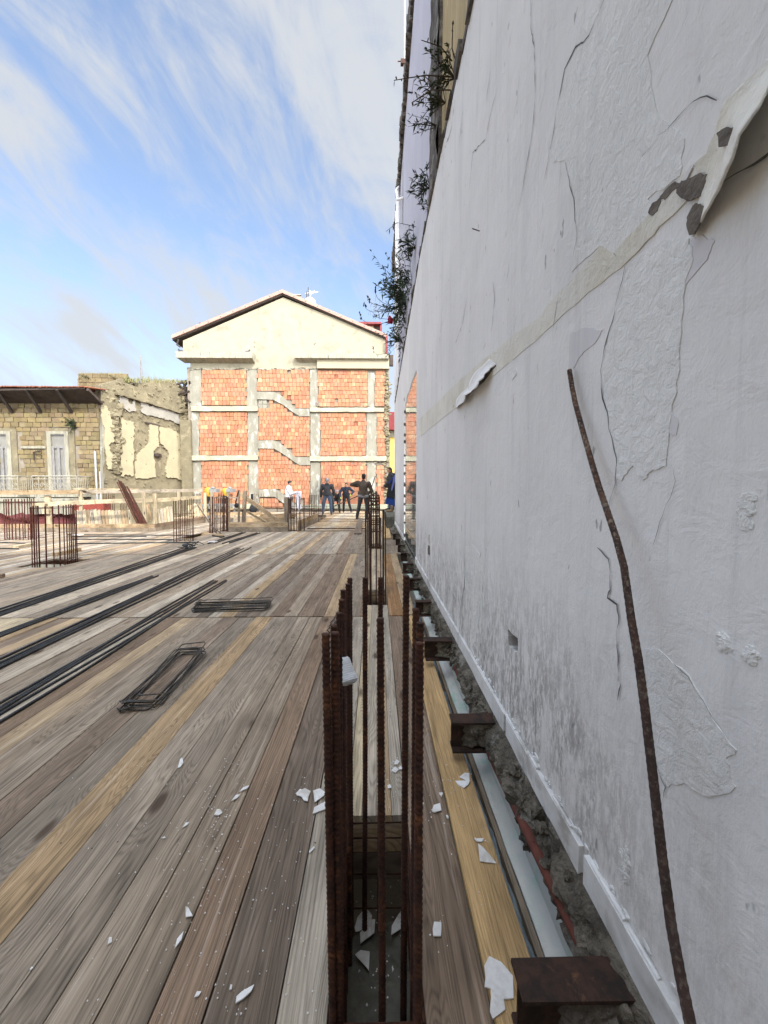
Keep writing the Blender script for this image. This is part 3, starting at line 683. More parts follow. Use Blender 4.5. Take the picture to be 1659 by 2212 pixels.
for pts, w in (
    ([(1309,-6),(1275,75),(1262,92),(1245,100),(1222,150),(1205,230),(1195,300),(1190,322)], 1.7),
    ([(1147,0),(1149,60),(1155,100),(1158,210),(1150,300),(1140,350),(1125,440),(1110,498)], 1.2),
    ([(1222,350),(1232,380),(1240,430),(1247,500),(1247,522),(1236,582)], 1.1),
    ([(1355,574),(1335,650),(1310,750),(1302,800),(1306,860),(1322,935),(1335,1000),(1330,1045),(1319,1092)], 1.6),
    ([(1390,340),(1450,270),(1500,222),(1530,208),(1553,216)], 1.5),
    ([(1480,440),(1440,475),(1370,530),(1310,585)], 0.8),
    ([(1078,185),(1062,240),(1050,300),(1022,330),(1015,410)], 1.1),
    ([(984,215),(975,280),(962,320)], 1.6), ([(1000,240),(992,320)], 1.2), ([(960,330),(955,380)], .9),
    ([(1293,1183),(1306,1195),(1318,1207),(1322,1275),(1316,1290),(1336,1305),(1339,1345),(1334,1372),(1338,1440),(1345,1482),(1335,1512)], 2.0),
    ([(1455,1010),(1459,1038),(1450,1075),(1436,1110),(1423,1145),(1414,1180)], 0.9),
    ([(1003,1180),(1005,1260),(998,1300),(1000,1350)], 1.5),
    ([(1413,1630),(1428,1665),(1444,1703),(1438,1725)], 2.0),
    ([(1435,1410),(1490,1462),(1540,1550),(1575,1600)], 0.9),
    ([(1700,300),(1659,340),(1610,368),(1562,398)], 3.4),
    ([(1010,640),(1000,700),(985,740)], .8), ([(1066,610),(1070,650),(1062,720)], 1.3), ([(1045,755),(1050,740)], .9),
    ([(960,640),(952,720),(944,800),(940,860)], .8)):
    crack(pts, w)
rr = random.Random(5)
for k in range(30):
    u = rr.uniform(925, 1230); v = rr.uniform(40, 900)
    if v < 1060-5*(u-818)+30: continue
    l = rr.uniform(12, 70)*(0.5 if v > 600 else 1)*(u-815)/230; s = (u-815)/1400
    crack([(u, v), (u-l*0.05+rr.uniform(-2,2), v+l*.5), (u-l*0.14, v+l)], rr.uniform(.5, 1.0), rr.choice(['crack_dark','crack_soft','crack_soft']))
# nails / wires sticking out of the wall
mb = MB()
for u, v in ((768*1+ .3472*770, .3472*1445),):
    p = UX(u, v, WX); mb.tube([p+Vector((0.02,0,0)), p+Vector((-0.04,-0.01,0.012))], 0.0025, 6)
mb.build('nail', 'rust', root)
# skirting
mb = MB(); y = -0.5
segs = [(-0.6, 0.905), (0.93, 1.49), (1.515, 2.4), (2.42, 3.3), (3.32, 4.3), (4.32, T0-0.02), (T1, 9.3), (9.32, 11.5)]
for a, b in segs: mb.box((WX-0.014, a, 0.211), (WX+.004, b, 0.287+R.uniform(-.003,.003)), jit=0.0006)
# mortar bead on top with gaps
y = 0.2
while y < T0:
    l = R.uniform(.03, .14)
    if R.random() < 0.75: mb.tube([(WX-0.006, y, 0.290), (WX-0.007, y+l*.5, 0.292), (WX-0.006, y+l, 0.289)], [R.uniform(.003,.007)]*3, 7)
    y += l+R.uniform(0,.03)
mb.build('skirting', 'skirting', root)
# broken lumps where skirting plaster fell away
mb = MB()
for k in range(60):
    yy = R.uniform(0.6, 2.1); zz = 0.293+abs(R.gauss(0, .010))
    mb.ball((WX-0.001, yy, zz), (R.uniform(.002,.006), R.uniform(.004,.014), R.uniform(.003,.010)), 7, nz=.8)
mb.build('plaster_crumbs', 'skirting', root)
# light switch plates
for u, v, m in ((927.5, 1163, 'switch_plastic'), (927.5, 1188, 'exposed_brown')):
    p = UX(u, v, WX); mb = MB(); mb.box((WX-0.011, p.y-0.035, p.z-0.045), (WX, p.y+0.035, p.z+0.045), jit=.001)
    mb.box((WX-0.016, p.y-0.012, p.z-0.018), (WX-0.010, p.y+0.012, p.z+0.018))
    mb.build('switch_plate' if m == 'switch_plastic' else 'socket_box', m, root)

# broken concrete floor edge below the wall
mb = MB()
def rub(u, v):
    y = -0.6+12.2*v; 
    prof = [(0.528, 0.218), (0.507, 0.210), (0.492, 0.172), (0.487, 0.128), (0.492, 0.082), (0.515, 0.042), (0.535, 0.028)]
    f = u*6; i = min(int(f), 5); t = f-i
    x = prof[i][0]*(1-t)+prof[i+1][0]*t; z = prof[i][1]*(1-t)+prof[i+1][1]*t
    w = math.sin(PI*u)
    k = noise.noise(Vector((y*3.1, z*6, 2)))*0.040+noise.noise(Vector((y*14, z*22, 5)))*0.030+noise.noise(Vector((y*38, z*50, 9)))*0.014+noise.noise(Vector((y*90, z*120, 9)))*0.006
    if y > 4.2: k = k*1.6-0.02
    return (x-w*(0.006+k), y, z+w*noise.noise(Vector((y*7, z*9, 11)))*0.024+(0.03*noise.noise(Vector((y*5, 0, 3))) if u > .8 else 0))
mb.grid(rub, 26, 1300)
for k in range(420):
    yy = R.uniform(.3, 6.5); zz = R.uniform(.03, .20); mb.ball((.497+R.uniform(-.012,.012), yy, zz), (R.uniform(.006,.02), R.uniform(.008,.03), R.uniform(.006,.022)), 8, nz=1.5, freq=14)
o = mb.build('broken_floor_edge', 'rubble', None, False); tag(o, 'jagged broken concrete floor edge running under the white skirting', 'concrete edge')
mb = MB(); mb.grid(lambda u, v: (0.515+0.004*noise.noise(Vector((u*30, v*3, 0))), -0.6+12.0*u, -3.5+3.55*v), 120, 20)
mb.box((0.545, -3, -3.6), (0.86, 11.6, 0.21))
mb.grid(lambda u, v: (0.463+0.08*v+0.004*noise.noise(Vector((u*60, v, 2))), -0.6+12.0*u, -0.085+0.03*v+0.004*noise.noise(Vector((u*90, v*4, 7)))), 400, 6)
mb.box((0.466, -0.6, -0.5), (0.52, 11.4, -0.095))
o = mb.build('lower_wall', 'mint_paint'); tag(o, 'mint and white painted lower wall seen down the gap by the planks', 'wall')
mb = MB(); mb.tube([(0.492, 0.72, 0.125), (0.488, 1.1, 0.10), (0.487, 1.5, 0.075), (0.490, 1.8, 0.05)], 0.018, 10, step=.03)
o = mb.build('clay_pipe', 'terracotta', None, True); tag(o, 'terracotta red strip exposed in the broken concrete below the skirting', 'pipe')
mb = MB(); mb.tube([(0.500, 2.0, 0.07), (0.498, 2.4, 0.075)], 0.016, 10, step=.03)
o = mb.build('clay_pipe', 'terracotta', None, True); tag(o, 'short terracotta piece between the second and third beam ends', 'pipe')
# crumpled sheet in the gap
mb = MB()
mb.grid(lambda u, v: (0.398+0.036*u+0.012*noise.noise(Vector((u*2, v*16, 4))), 0.75+3.6*v, -0.075-0.02*u+0.035*noise.noise(Vector((u*3, v*26, 8)))+0.014*noise.noise(Vector((u*9, v*90, 8)))), 10, 220)
o = mb.build('crumpled_sheet', 'grey_sheet', None, True); md = o.modifiers.new('s', 'SOLIDIFY'); md.thickness = 0.002
tag(o, 'crumpled grey sheet wedged in the gap between ochre plank and mint wall', 'sheet')
board('timber_strip', (0.447, 0.8, -0.10), (0.449, 4.2, -0.10), .018, .05, wc('grey', .02), 'weathered grey batten down in the gap beside the crumpled sheet', cat='timber')
# nails in the mint wall
for i, (u, v) in enumerate([(1040,1660),(1042,1668),(1052,1718),(1055,1725),(1023,1668)]):
    p = UX(u, v, 0.513); mb = MB(); mb.tube([p+Vector((0.01,0,0)), p+Vector((-0.035,-0.012,-0.004+0.002*i))], 0.0016, 6)
    tag(mb.build('nail', 'dark_timber'), ['upper dark nail of the pair in the mint wall just past the second beam end','lower dark nail of the pair just past the second beam end','upper nail of the nearer pair in the mint wall','lower nail of the nearer pair in the mint wall','lone dark nail in the mint wall close under the second beam end'][i], 'nail', 'nails in the mint wall')
# cut steel beam ends
def ibeam(k, y, x0, ztop=0.2):
    h = 0.136; f = 0.073; tf = 0.009; tw = 0.006
    names = ['nearest rusty cut beam end, at the bottom edge of the photo', 'rusty cut beam end second from the camera, packed with mortar', 'third rusty beam end, level with the white thread cone', 'fourth rusty beam end along the wall',
             'fifth rusty beam end, where the tan plank edges the gap', 'sixth rusty beam end beside the light switches', 'seventh small beam end under the glossy tiles', 'eighth small beam end under the glossy tiles', 'ninth small beam end, below the far plaster', 'tenth beam end, just before the grey block']
    r = empty('steel_beam_end', (x0, y, ztop), names[k], 'steel beam', 'steel beam ends cut off along the wall')
    m = MB(); X1 = 0.54
    j = 0.0012
    m.box((x0, y-f/2, ztop-tf), (X1, y+f/2, ztop), jit=j); m.build('top_flange', 'beam_rust', r)
    m = MB(); m.box((x0+R.uniform(-.01,.01), y-f/2, ztop-h), (X1, y+f/2, ztop-h+tf), jit=j); m.build('bottom_flange', 'beam_rust', r)
    m = MB(); m.box((x0+.002, y-tw/2, ztop-h+tf), (X1, y+tw/2, ztop-tf)); m.build('web', 'beam_rust', r)
    m = MB(); xa = x0+R.uniform(.05,.11)
    def mort(u, v, s_=1):
        xx = xa+(0.54-xa)*u+(1-u)*.03*noise.noise(Vector((v*5, k*3, s_))); zz = ztop-h+tf+(h-2*tf)*v
        e = min(1, u*5)*(1 if v > .1 else v*10); n_ = noise.noise(Vector((xx*22, zz*30, k*5+s_)))*.014+noise.noise(Vector((xx*60, zz*70, k)))*.008
        return (xx, y-s_*(.004+e*(.017+.010*u+n_)), zz)
    m.grid(lambda u, v: mort(u, v, 1), 44, 24); m.grid(lambda u, v: mort(u, 1-v, -1), 24, 12)
    m.build('mortar', 'dark_stone' if k == 0 else 'rubble', r)
for k in range(10): ibeam(k, 0.730+0.905*k, [0.285,0.322,0.315,0.345,0.36,0.35,0.37,0.375,0.38,0.36][k])

# ---------------------------------------------------------------- taller house rising above the white wall
HX = 0.62; HE = 14.7; HT = 9.4
root = empty('tall_house', (HX, 6, 3.8), 'tall lavender grey house side above the white wall, dark mossy roof edge', 'house')
ys = UX(935, 300, HX).y; ys2 = UX(952, 300, HX).y
mb = MB(); mb.box((HX, ys, 3.6), (HX+3.0, 11.0, HT)); mb.build('lavender_wall', 'lavender', root)
mb = MB(); mb.box((HX+0.03, 11.0, 0.0), (HX+3.0, HE, HT-.3)); mb.build('end_wall', 'white_wall', root)
mb = MB(); mb.grid(lambda u, v: (HX-0.035+0.03*noise.noise(Vector((u*4, v*26, 0))), ys2+(ys-ys2)*u+0.05*noise.noise(Vector((u, v*18, 5))), 3.6+(HT-3.6)*v), 6, 140)
mb.box((HX-0.02, ys2, 3.6), (HX+.5, ys, HT)); mb.build('stone_pilaster', 'dark_stone', root)
mb = MB(); mb.box((HX+0.01, -3.5, 3.6), (HX+3.0, ys2, HT+.4)); mb.build('ochre_wall', 'ochre_wall', root)
mb = MB()
n = 150
for k in range(n):
    a = ys2+(HE-ys2)*k/n; b = ys2+(HE-ys2)*(k+1)/n
    o = 0.05*noise.noise(Vector((a*1.7, 0, 0)))+0.03*noise.noise(Vector((a*7, 3, 0)))
    mb.box((HX-0.075+o, a, HT-.12+R.uniform(-.05,.05)), (HX+.5, b+.01, HT+.10+R.uniform(-.05,.05)), jit=.02)
mb.build('roof_edge', 'dark_stone', root)
mb = MB(); mb.box((HX-0.16, -1.0, 5.4), (HX+.1, 2.35, 5.5)); mb.box((HX-.12,2.1,5.0),(HX+.05,2.3,5.4)); mb.build('small_eave', 'dark_timber', root)
mb = MB()
for y, r_ in ((11.05, .05), (10.65, .035), (11.5, .05)): mb.tube([(HX-0.05, y, 0.3), (HX-0.05, y, HT-.2)], r_, 10)
mb.build('drainpipe', 'white_wall', root, True)
mb = MB(); mb.tube([(HX-0.03, 9.2, 7.9), (HX-0.12, 9.8, 8.3), (HX-0.13, 10.3, 8.9), (HX-.05, 10.6, 9.2)], .03, 8, step=.1); mb.build('pipe_bend', 'white_wall', root, True)
b0 = UX(872.5, 425, HX+.02); b1 = UY(868.5, -40, b0.y)
mb = MB(); mb.tube([(b0.x, b0.y, b0.z-.6), (b0.x, b0.y, b0.z+1.5), (b0.x, b0.y, b0.z+1.52), (b0.x, b0.y, 14.2)], [.034,.034,.022,.022], 10)
r = empty('antenna_mast', (b0.x, b0.y, b0.z-.6), 'thin galvanised mast standing at the roof edge of the tall house', 'mast')
mb.build('pole', 'grey_metal', r, True)
mb = MB(); q = UY(871, 135, b0.y); mb.box((q.x-.06, q.y-.04, q.z-.05), (q.x+.06, q.y+.04, q.z+.05)); mb.tube([(q.x-.13, q.y-.02, q.z), (q.x+.13, q.y-.02, q.z+.02)], .012, 6); mb.build('clamp', 'rust', r)

# unseen block added behind the camera to shade the near deck
root = empty('shade_block', (-8, -6, -3.6), 'unseen plastered block added behind the camera to shade the deck', 'building')
mb = MB(); mb.box((-17, -14, -3.6), (2.5, -5.2, 10.4)); mb.build('wall', 'cream_clean', root)
mb = MB(); mb.box((-17.3, -14.3, 10.4), (2.8, -4.9, 10.65)); mb.build('roof_slab', 'concrete', root)
for i in range(6):
    for j in range(3):
        x = -15.4+i*3.0; z = 0.3+j*3.2
        m = MB(); m.box((x-.6, -5.24, z), (x+.6, -5.16, z+1.6)); f = m.build('window', 'shutter_white', root)
        m = MB(); m.box((x-.5, -5.27, z+.1), (x+.5, -5.23, z+1.5)); m.build('pane', 'window_glass', f)
# ---------------------------------------------------------------- gabled house with the exposed brick side
FY = 23.5
def c2(x, y, Y=FY): return UY(356.6+.3307*x, 603.4+.3307*y, Y)
GY = 34.0
root = empty('gabled_house', (c2(800, 1400).x, FY, 0), 'cream gabled house whose stripped side shows orange bricks and concrete frame', 'house')
def P(pts, Y, th, name, mat, pc=(1,1,1), parent=root, conv=c2):
    m = MB(); m.prism([conv(x, y, Y) for x, y in pts], (0, th, 0), pc); return m.build(name, mat, parent)
# body behind everything
lo = c2(165, 1500); hi = c2(1462, 590)
mb = MB(); mb.box((lo.x, FY+.12, -3.6), (hi.x, GY, hi.z)); mb.build('wall', 'cream_clean', root)
gab = [(117,400),(772,118),(1440,385),(1440,505),(1464,505),(1464,588),(1380,585),(1240,592),(1000,585),(940,583),(900,576),(860,580),(820,590),(760,582),(700,588),(600,580),(560,586),(500,580),(420,586),(350,578),(300,586),(230,582),(165,578),(165,540),(117,500)]
P(gab, FY, .14, 'gable_wall', 'cream_plaster')
# gable body volume
a = c2(117,505); b = c2(1440,505); ap = c2(772,118); la = c2(117,400); rb_ = c2(1440,385)
mb = MB(); mb.prism([Vector((q.x, FY+.15, q.z)) for q in (a, b, rb_, ap, la)], (0, GY-FY-.2, 0)); mb.build('attic', 'cream_plaster', root)
# roof: two pitched slabs with pink verge tiles, dark soffit
def slope(p, q, name):
    m = MB(); A = c2(*p); B = c2(*q); up = Vector((0, 0, .19))
    m.prism([A, B, B+up*.45, A+up*.45], (0, GY-FY+.6, 0)); o = m.build(name, 'dark_timber', root); o.location.y -= .12
    m = MB(); Z = Vector((0, 0, .075)); y0 = -.22
    m.prism([A+Z, B+Z, B+Z+up, A+Z+up], (0, .24, 0)); o = m.build('verge_tiles', 'roof_pink', root); o.location.y += y0
    m = MB(); m.prism([A+Z, B+Z, B+Z+up*.8, A+Z+up*.8], (0, GY-FY+.3, 0)); o = m.build('roof', 'roof_tile', root); o.location.y += y0+.25
    m = MB(); 
    for k in range(1, 9):
        c = A.lerp(B, k/9.0)+Vector((0, -.23, .15)); m.ball(c, .025, 6)
    m.build('verge_screws', 'rust', root)
slope((55,404), (771,108), 'roof_soffit'); slope((771,108), (1452,398), 'roof_soffit')
q = c2(105, 432); mb = MB(); mb.tube([(q.x+.04, FY-.38, q.z+.2), (q.x-.06, FY-.36, q.z-.1), (q.x+.1, FY-.3, q.z-.2)], .05, 8); mb.build('gutter_end', 'dark_timber', root)
p, q = c2(1447, 388), c2(1447, 500); mb = MB(); mb.box((p.x-.05, FY-.42, q.z), (p.x+.06, FY-.3, p.z)); mb.build('downpipe', 'dark_red', root)
# ledges
def ledge(pts, th, name='ledge', mat='ledge_stained'):
    m = MB(); m.prism([c2(x, y, FY)+Vector((0, 0, 0)) for x, y in pts], (0, th, 0)); o = m.build(name, mat, root); o.location.y -= th-.001; return o
def ledge2(x0, x1, y0, y1, out, name='ledge'):
    a = c2(x0, y0); b = c2(x1, y1); m = MB()
    m.add([(a.x,FY,a.z),(a.x,FY-out,a.z),(a.x+.02,FY-out,b.z+.12),(a.x+.25,FY,b.z-.02),(b.x,FY,a.z),(b.x,FY-out,a.z),(b.x-.02,FY-out,b.z+.12),(b.x-.05,FY,b.z-.02)],
          [(0,1,5,4),(1,2,6,5),(2,3,7,6),(0,3,2,1),(4,5,6,7)]); m.build(name, 'ledge_stained', root)
ledge2(100, 592, 492, 548, .55); ledge2(852, 1462, 501, 545, .42)
a = c2(996,533); b = c2(1462,590); mb = MB(); mb.box((a.x, FY-.22, b.z), (b.x, FY, a.z)); mb.build('fascia_panel', 'cream_clean', root)
# stripped lower facade: mortar backing, columns, beams, stair strings
a = c2(165, 1500); b = c2(1462, 580)
mb = MB(); mb.box((a.x, FY+.06, a.z-2.5), (b.x, FY+.13, b.z)); mb.build('backing', 'mortar', root)
colm = [((163,236),(580,838)),((535,600),(582,838)),((947,997),(584,842)),((1324,1369),(604,838)),
        ((172,222),(862,1150)),((540,608),(860,1152)),((950,1014),(866,1156)),((1316,1382),(868,1156)),
        ((180,238),(1184,1500)),((545,612),(1182,1500)),((952,1014),(1188,1500)),((1318,1378),(1188,1500))]
for (x0, x1), (y0, y1) in colm:
    e = lambda: R.uniform(-2.5, 2.5)
    n = 8; L = [(x0+e(), y0+(y1-y0)*k/n) for k in range(n+1)]; Rg = [(x1+e(), y1-(y1-y0)*k/n) for k in range(n+1)]
    P(L+Rg, FY+.005, .07, 'concrete_column', 'concrete')
beams = [(140 if 0 else 170,604,828,860),(945,1430,838,865),(142,604,1150,1181),(945,1446,1155,1185),(165,610,1470,1500),(945,1450,1468,1500)]
for x0, x1, y0, y1 in beams:
    n = 12; T = [(x0+(x1-x0)*k/n, y0+R.uniform(-1.5,2)) for k in range(n+1)]; B = [(x1-(x1-x0)*k/n, y1+R.uniform(-1.5,1.5)) for k in range(n+1)]
    P(T+B, FY-.14, .22, 'floor_beam', 'cream_beam')
    P([(x0,y1),(x1,y1),(x1,y1+6),(x0,y1+6)], FY-.02, .06, 'beam_shadow_gap', 'mortar')
st = [[(602,733),(712,735),(745,750),(800,792),(850,843),(944,845),(944,894),(880,895),(835,868),(768,818),(705,786),(602,783)],
      [(608,1052),(705,1050),(745,1066),(800,1110),(850,1160),(948,1162),(948,1213),(880,1214),(835,1186),(768,1138),(712,1106),(608,1104)],
      [(614,1372),(718,1370),(750,1385),(800,1425),(850,1470),(948,1475),(948,1500),(840,1500),(770,1460),(715,1420),(614,1420)]]
for s_ in st: P(s_, FY-.10, .17, 'stair_beam', 'concrete')
# hollow clay bricks
def inpoly(p, poly):
    c = False; j = len(poly)-1
    for i in range(len(poly)):
        a, b = poly[i], poly[j]
        if (a[1] > p[1]) != (b[1] > p[1]) and p[0] < (b[0]-a[0])*(p[1]-a[1])/(b[1]-a[1])+a[0]: c = not c
        j = i
    return c
def bricks(x0, x1, y0, y1, avoid=(), jl=9, name='brick_panel', bw=24.2, bh=27.2):
    m = MB(); rows = max(1, round((y1-y0)/bh)); bh = (y1-y0)/rows
    ph = R.uniform(0, bw)
    for r in range(rows):
        cy0 = y0+r*bh; cy1 = cy0+bh; x = x0+R.uniform(-jl*.3, jl) - (bw*.5 if (r % 2) and R.random() < .3 else 0)
        x = max(x, x0-jl*.4); first = True; xe = x1+R.uniform(-jl, jl*.3)
        if r % 2: 
            w0 = bw*R.uniform(.4,.6)
        else: w0 = bw
        while x < xe-4:
            w = w0 if first else bw*R.uniform(.93, 1.06); first = False
            w = min(w, xe-x)
            cx = x+w/2; cy = (cy0+cy1)/2
            if any(inpoly((cx, cy), a) for a in avoid) or R.random() < .0015: x += w; continue
            g = 1.35; a = c2(x+g*.6, cy0+g*.6); b = c2(x+w-g*.6, cy1-g*.6)
            d = abs(R.gauss(0, .012)); rx = R.uniform(-.012, .012); k = R.gauss(1, .06); hh = R.uniform(.86, 1.12)
            if R.random() < .10: k *= 1.15; hh *= 1.18
            pc = (k, k*hh, k*hh*R.uniform(.9, 1.1)); F = FY-.045+d
            if R.random() < .005: F += .06; pc = (.7,.6,.6)
            dz = R.uniform(-.008, .008)
            vs = [(a.x, F+rx, b.z+dz),(b.x, F-rx, b.z+dz),(b.x, F-rx, a.z+dz),(a.x, F+rx, a.z+dz)]
            vs += [(v[0], FY+.07, v[2]) for v in vs]
            m.add(vs, [(0,1,2,3),(0,4,5,1),(1,5,6,2),(2,6,7,3),(3,7,4,0)], pc)
            x += w
    return m.build(name, 'clay_brick', root)
def grow(p, dy): return [(x, y+(-dy if i < len(p)//2 else dy)) for i, (x, y) in enumerate(p)]
bricks(236, 534, 592, 822); bricks(222, 540, 868, 1148); bricks(238, 546, 1188, 1470)
bricks(601, 946, 590, 842, [grow(st[0], 8), [(602,780),(672,782),(672,850),(602,850)]]); bricks(609, 948, 842, 1050, [grow(st[0], 8), [(602,780),(660,782),(660,850),(602,850)]]); bricks(611, 948, 1050, 1370, [grow(st[1], 8)]); bricks(615, 952, 1370, 1490, [grow(st[2], 8)])
bricks(998, 1322, 596, 832); bricks(1015, 1316, 874, 1152); bricks(1015, 1316, 1190, 1468)
bricks(1370, 1436, 596, 830, (), 5); bricks(1383, 1440, 874, 1152, (), 5); bricks(1380, 1436, 1215, 1468, (), 7)
m = MB()
for k in range(4):
    a = c2(612+ (k%2)*28, 790+(k//2)*28); b = c2(612+(k%2)*28+26, 790+(k//2)*28+26); m.box((a.x, FY-.03, b.z), (b.x, FY+.06, a.z), jit=.01)
m.build('grey_blocks', 'concrete', root)
# ragged stone edge on the right, torn mortar line above the bricks
m = MB()
for k in range(170):
    y = R.uniform(592, 1490); x = 1448+R.gauss(0, 9); q = c2(x, y); m.ball((q.x, FY-R.uniform(-.03,.07), q.z), (R.uniform(.05,.14), .06, R.uniform(.04,.11)), 7, nz=.9, freq=4)
m.build('torn_edge', 'tuff_wall', root)
m = MB()
for k in range(150):
    x = R.uniform(170, 1000); q = c2(x, 586+4*math.sin(x*.05)+R.uniform(-4,4)); m.ball((q.x, FY-.01, q.z), (R.uniform(.05,.16), .04, R.uniform(.02,.05)), 7, nz=.9)
m.build('torn_plaster', 'ledge_stained', root)
m = MB(); 
for k in range(60):
    x = R.choice([R.uniform(990,1010), R.uniform(1225,1330), R.uniform(1370,1440)]); q = c2(x, R.choice([R.uniform(815,832), R.uniform(1190,1212)]) if x > 1100 else R.uniform(800,830)); m.box((q.x-.07, FY-.03, q.z-.03), (q.x+.07, FY+.03, q.z+.02), jit=.02)
m.build('broken_bricks', 'mortar', root)
# bottom cream slab and floor
a = c2(600, 1500); b = c2(1450, 1530)
# dormers, roof box
def roofbox(x0, x1, y0, y1, Y, mat, name, d=2.5, parent=root):
    a = c2(x0, y0, Y); b = c2(x1, y1, Y); m = MB(); m.box((a.x, Y, b.z), (b.x, Y+d, a.z)); return m.build(name, mat, parent)
roofbox(222, 330, 282, 291, 27, 'dark_red', 'dormer_eave', 3); roofbox(240, 330, 291, 302, 27.2, 'dark_red', 'dormer_eave', 2.6)
roofbox(1205, 1412, 276, 292, 27, 'dark_red', 'dormer_eave', 3); roofbox(1225, 1362, 292, 360, 27.3, 'cream_clean', 'dormer_wall', 2.5); roofbox(1362, 1416, 292, 372, 27.35, 'dark_timber', 'dormer_side', 2.4); roofbox(1404, 1417, 285, 380, 27.1, 'dark_red', 'dormer_pipe', .2)
mb = MB(); a = c2(722, 98, 28); b = c2(905, 148, 28); z = a.z
mb.prism([Vector((a.x, 28, z)), Vector((c2(885,98,28).x, 28, z)), Vector((b.x, 28, b.z)), Vector((c2(770,110,28).x, 28, b.z))], (0, 1.5, 0)); mb.build('roof_box', 'ledge_stained', root)
roofbox(720, 888, 95, 102, 27.9, 'grey_metal', 'roof_box_cap', 1.7)
mb = MB()
for (x, y) in ((183,437),(585,410),(583,440),(980,415),(976,425)):
    q = c2(x, y); mb.ball((q.x, FY-.01, q.z), (.05,.02,.06), 7, nz=.8)
mb.build('plaster_scar', 'mortar', root)
# aerial and dish
q = c2(935, 150, 27); r = empty('tv_aerial', (q.x, 27, q.z-.3), 'tv aerial on a short pole behind the roof slope', 'aerial')
mb = MB(); t = c2(935, 52, 27); t2 = c2(924, 80, 27); mb.tube([(q.x, 27, q.z-.6), (t.x, 27, t.z)], .025, 6); mb.tube([(t2.x, 27, c2(0,140,27).z), (t2.x, 27, t2.z)], .03, 6); mb.build('pole', 'dark_timber', r)
mb = MB(); a = c2(915, 92, 27); b = c2(1000, 82, 27); mb.tube([(a.x, 27, a.z), (b.x, 27, b.z)], .02, 6)
for k in range(7):
    c = a.lerp(b, .35+k*.1); mb.tube([(c.x, 26.8, c.z-.05), (c.x, 27.2, c.z+.05)], .01, 5); mb.tube([(c.x, 27, c.z-.09+.006*k), (c.x, 27, c.z+.09-.006*k)], .012, 5)
c = c2(940, 72, 27); d_ = c2(975, 120, 27); mb.tube([(c.x, 27, c.z), (d_.x, 27, d_.z+.3)], .015, 5); mb.tube([(c.x, 27, d_.z), (c2(975,0,27).x, 27, c.z)], .015, 5)
mb.build('yagi', 'dish_white', r)
q = c2(948, 158, 26.6); mb = MB(); mb.grid(lambda u, v: (q.x+math.cos(2*PI*u)*.38*v, 26.6-.12*v*v, q.z+math.sin(2*PI*u)*.38*v), 20, 6)
o = mb.build('satellite_dish', 'dish_white', None, True); tag(o, 'pale satellite dish just behind the roof ridge', 'dish')
# pigeons on the ledge
for (x, y, s, lab) in ((122, 483, 1, 'dark pigeon at the left end of the stained ledge'), (552, 488, -1, 'dark pigeon at the right end of the left ledge')):
    q = c2(x, y); mb = MB(); mb.ball((q.x, FY-.35, q.z), (.15,.07,.08), 10); mb.ball((q.x-s*.11, FY-.35, q.z+.10), .05, 8); mb.tube([(q.x+s*.08, FY-.35, q.z+.01), (q.x+s*.26, FY-.35, q.z-.07)], [.05,.015], 6)
    mb.tube([(q.x-s*.14, FY-.35, q.z+.1), (q.x-s*.19, FY-.35, q.z+.09)], [.015,.003], 5); mb.tube([(q.x-s*.1, FY-.35, q.z+.06), (q.x-s*.05, FY-.35, q.z)], [.05,.06], 8)
    tag(mb.build('pigeon', 'pigeon_grey', None, True), lab, 'bird', 'pigeons')
# yellow house and dark eave seen in the slot on the right
r = empty('yellow_house', (2.4, 32, -3.6), 'yellow house glimpsed in the slot between brick side and white wall', 'house')
mb = MB(); mb.box((1.02, 32, -3.6), (6, 38, 5.6)); mb.build('wall', 'yellow_wall', r)
mb = MB(); mb.box((.95, 31.9, 5.6), (6, 38, 6.1)); mb.build('grey_band', 'ledge_stained', r)
mb = MB(); mb.box((.8, 31.2, 6.1), (6, 38, 7.5)); mb.build('roof', 'dark_red', r)
mb = MB(); mb.box((1.75, 31.94, 0.6), (2.6, 32.0, 2.9)); mb.grid(lambda u, v: (2.175+.425*math.cos(PI*u)*v, 31.94, 2.9+.425*math.sin(PI*u)*v), 10, 2); mb.box((1.75,31.94,3.6),(2.6,32.0,4.6)); mb.build('window', 'dark_stone', r)
a = UY(842, 766, 23.8); b = UY(849, 789, 23.8); mb = MB(); mb.box((a.x, 23.8, b.z), (b.x, 24.0, a.z), jit=.03); tag(mb.build('dark_shutter', 'dark_timber'), 'small dark panel sticking out at the brick side\'s upper right corner', 'panel')

# ---------------------------------------------------------------- old tuff house on the left
TY = 19.5
def c1(x, y, Y=TY): return UY(.2645*x, 768+.2645*y, Y)
A0 = c1(825, 1100); A0 = Vector((A0.x, TY, 0)); B0 = UY(411, 1060, 24.2); B0 = Vector((B0.x, 24.2, 0))
sd_ = (B0-A0).normalized(); sl = (B0-A0).length; sn = Vector((sd_.y, -sd_.x, 0))
root = empty('tuff_house', (A0.x, TY, -3.6), 'ruined two storey house of yellow tuff blocks with peeling side wall', 'house')
def sidept(u, v, off=0.0):                     # photo pixel -> side wall plane
    d = ray(u, v); o = A0+sn*off; t = (o-CAM).dot(sn)/d.dot(sn); return CAM+d*t
def s1(x, y, off=0.0): return sidept(.2645*x, 768+.2645*y, off)
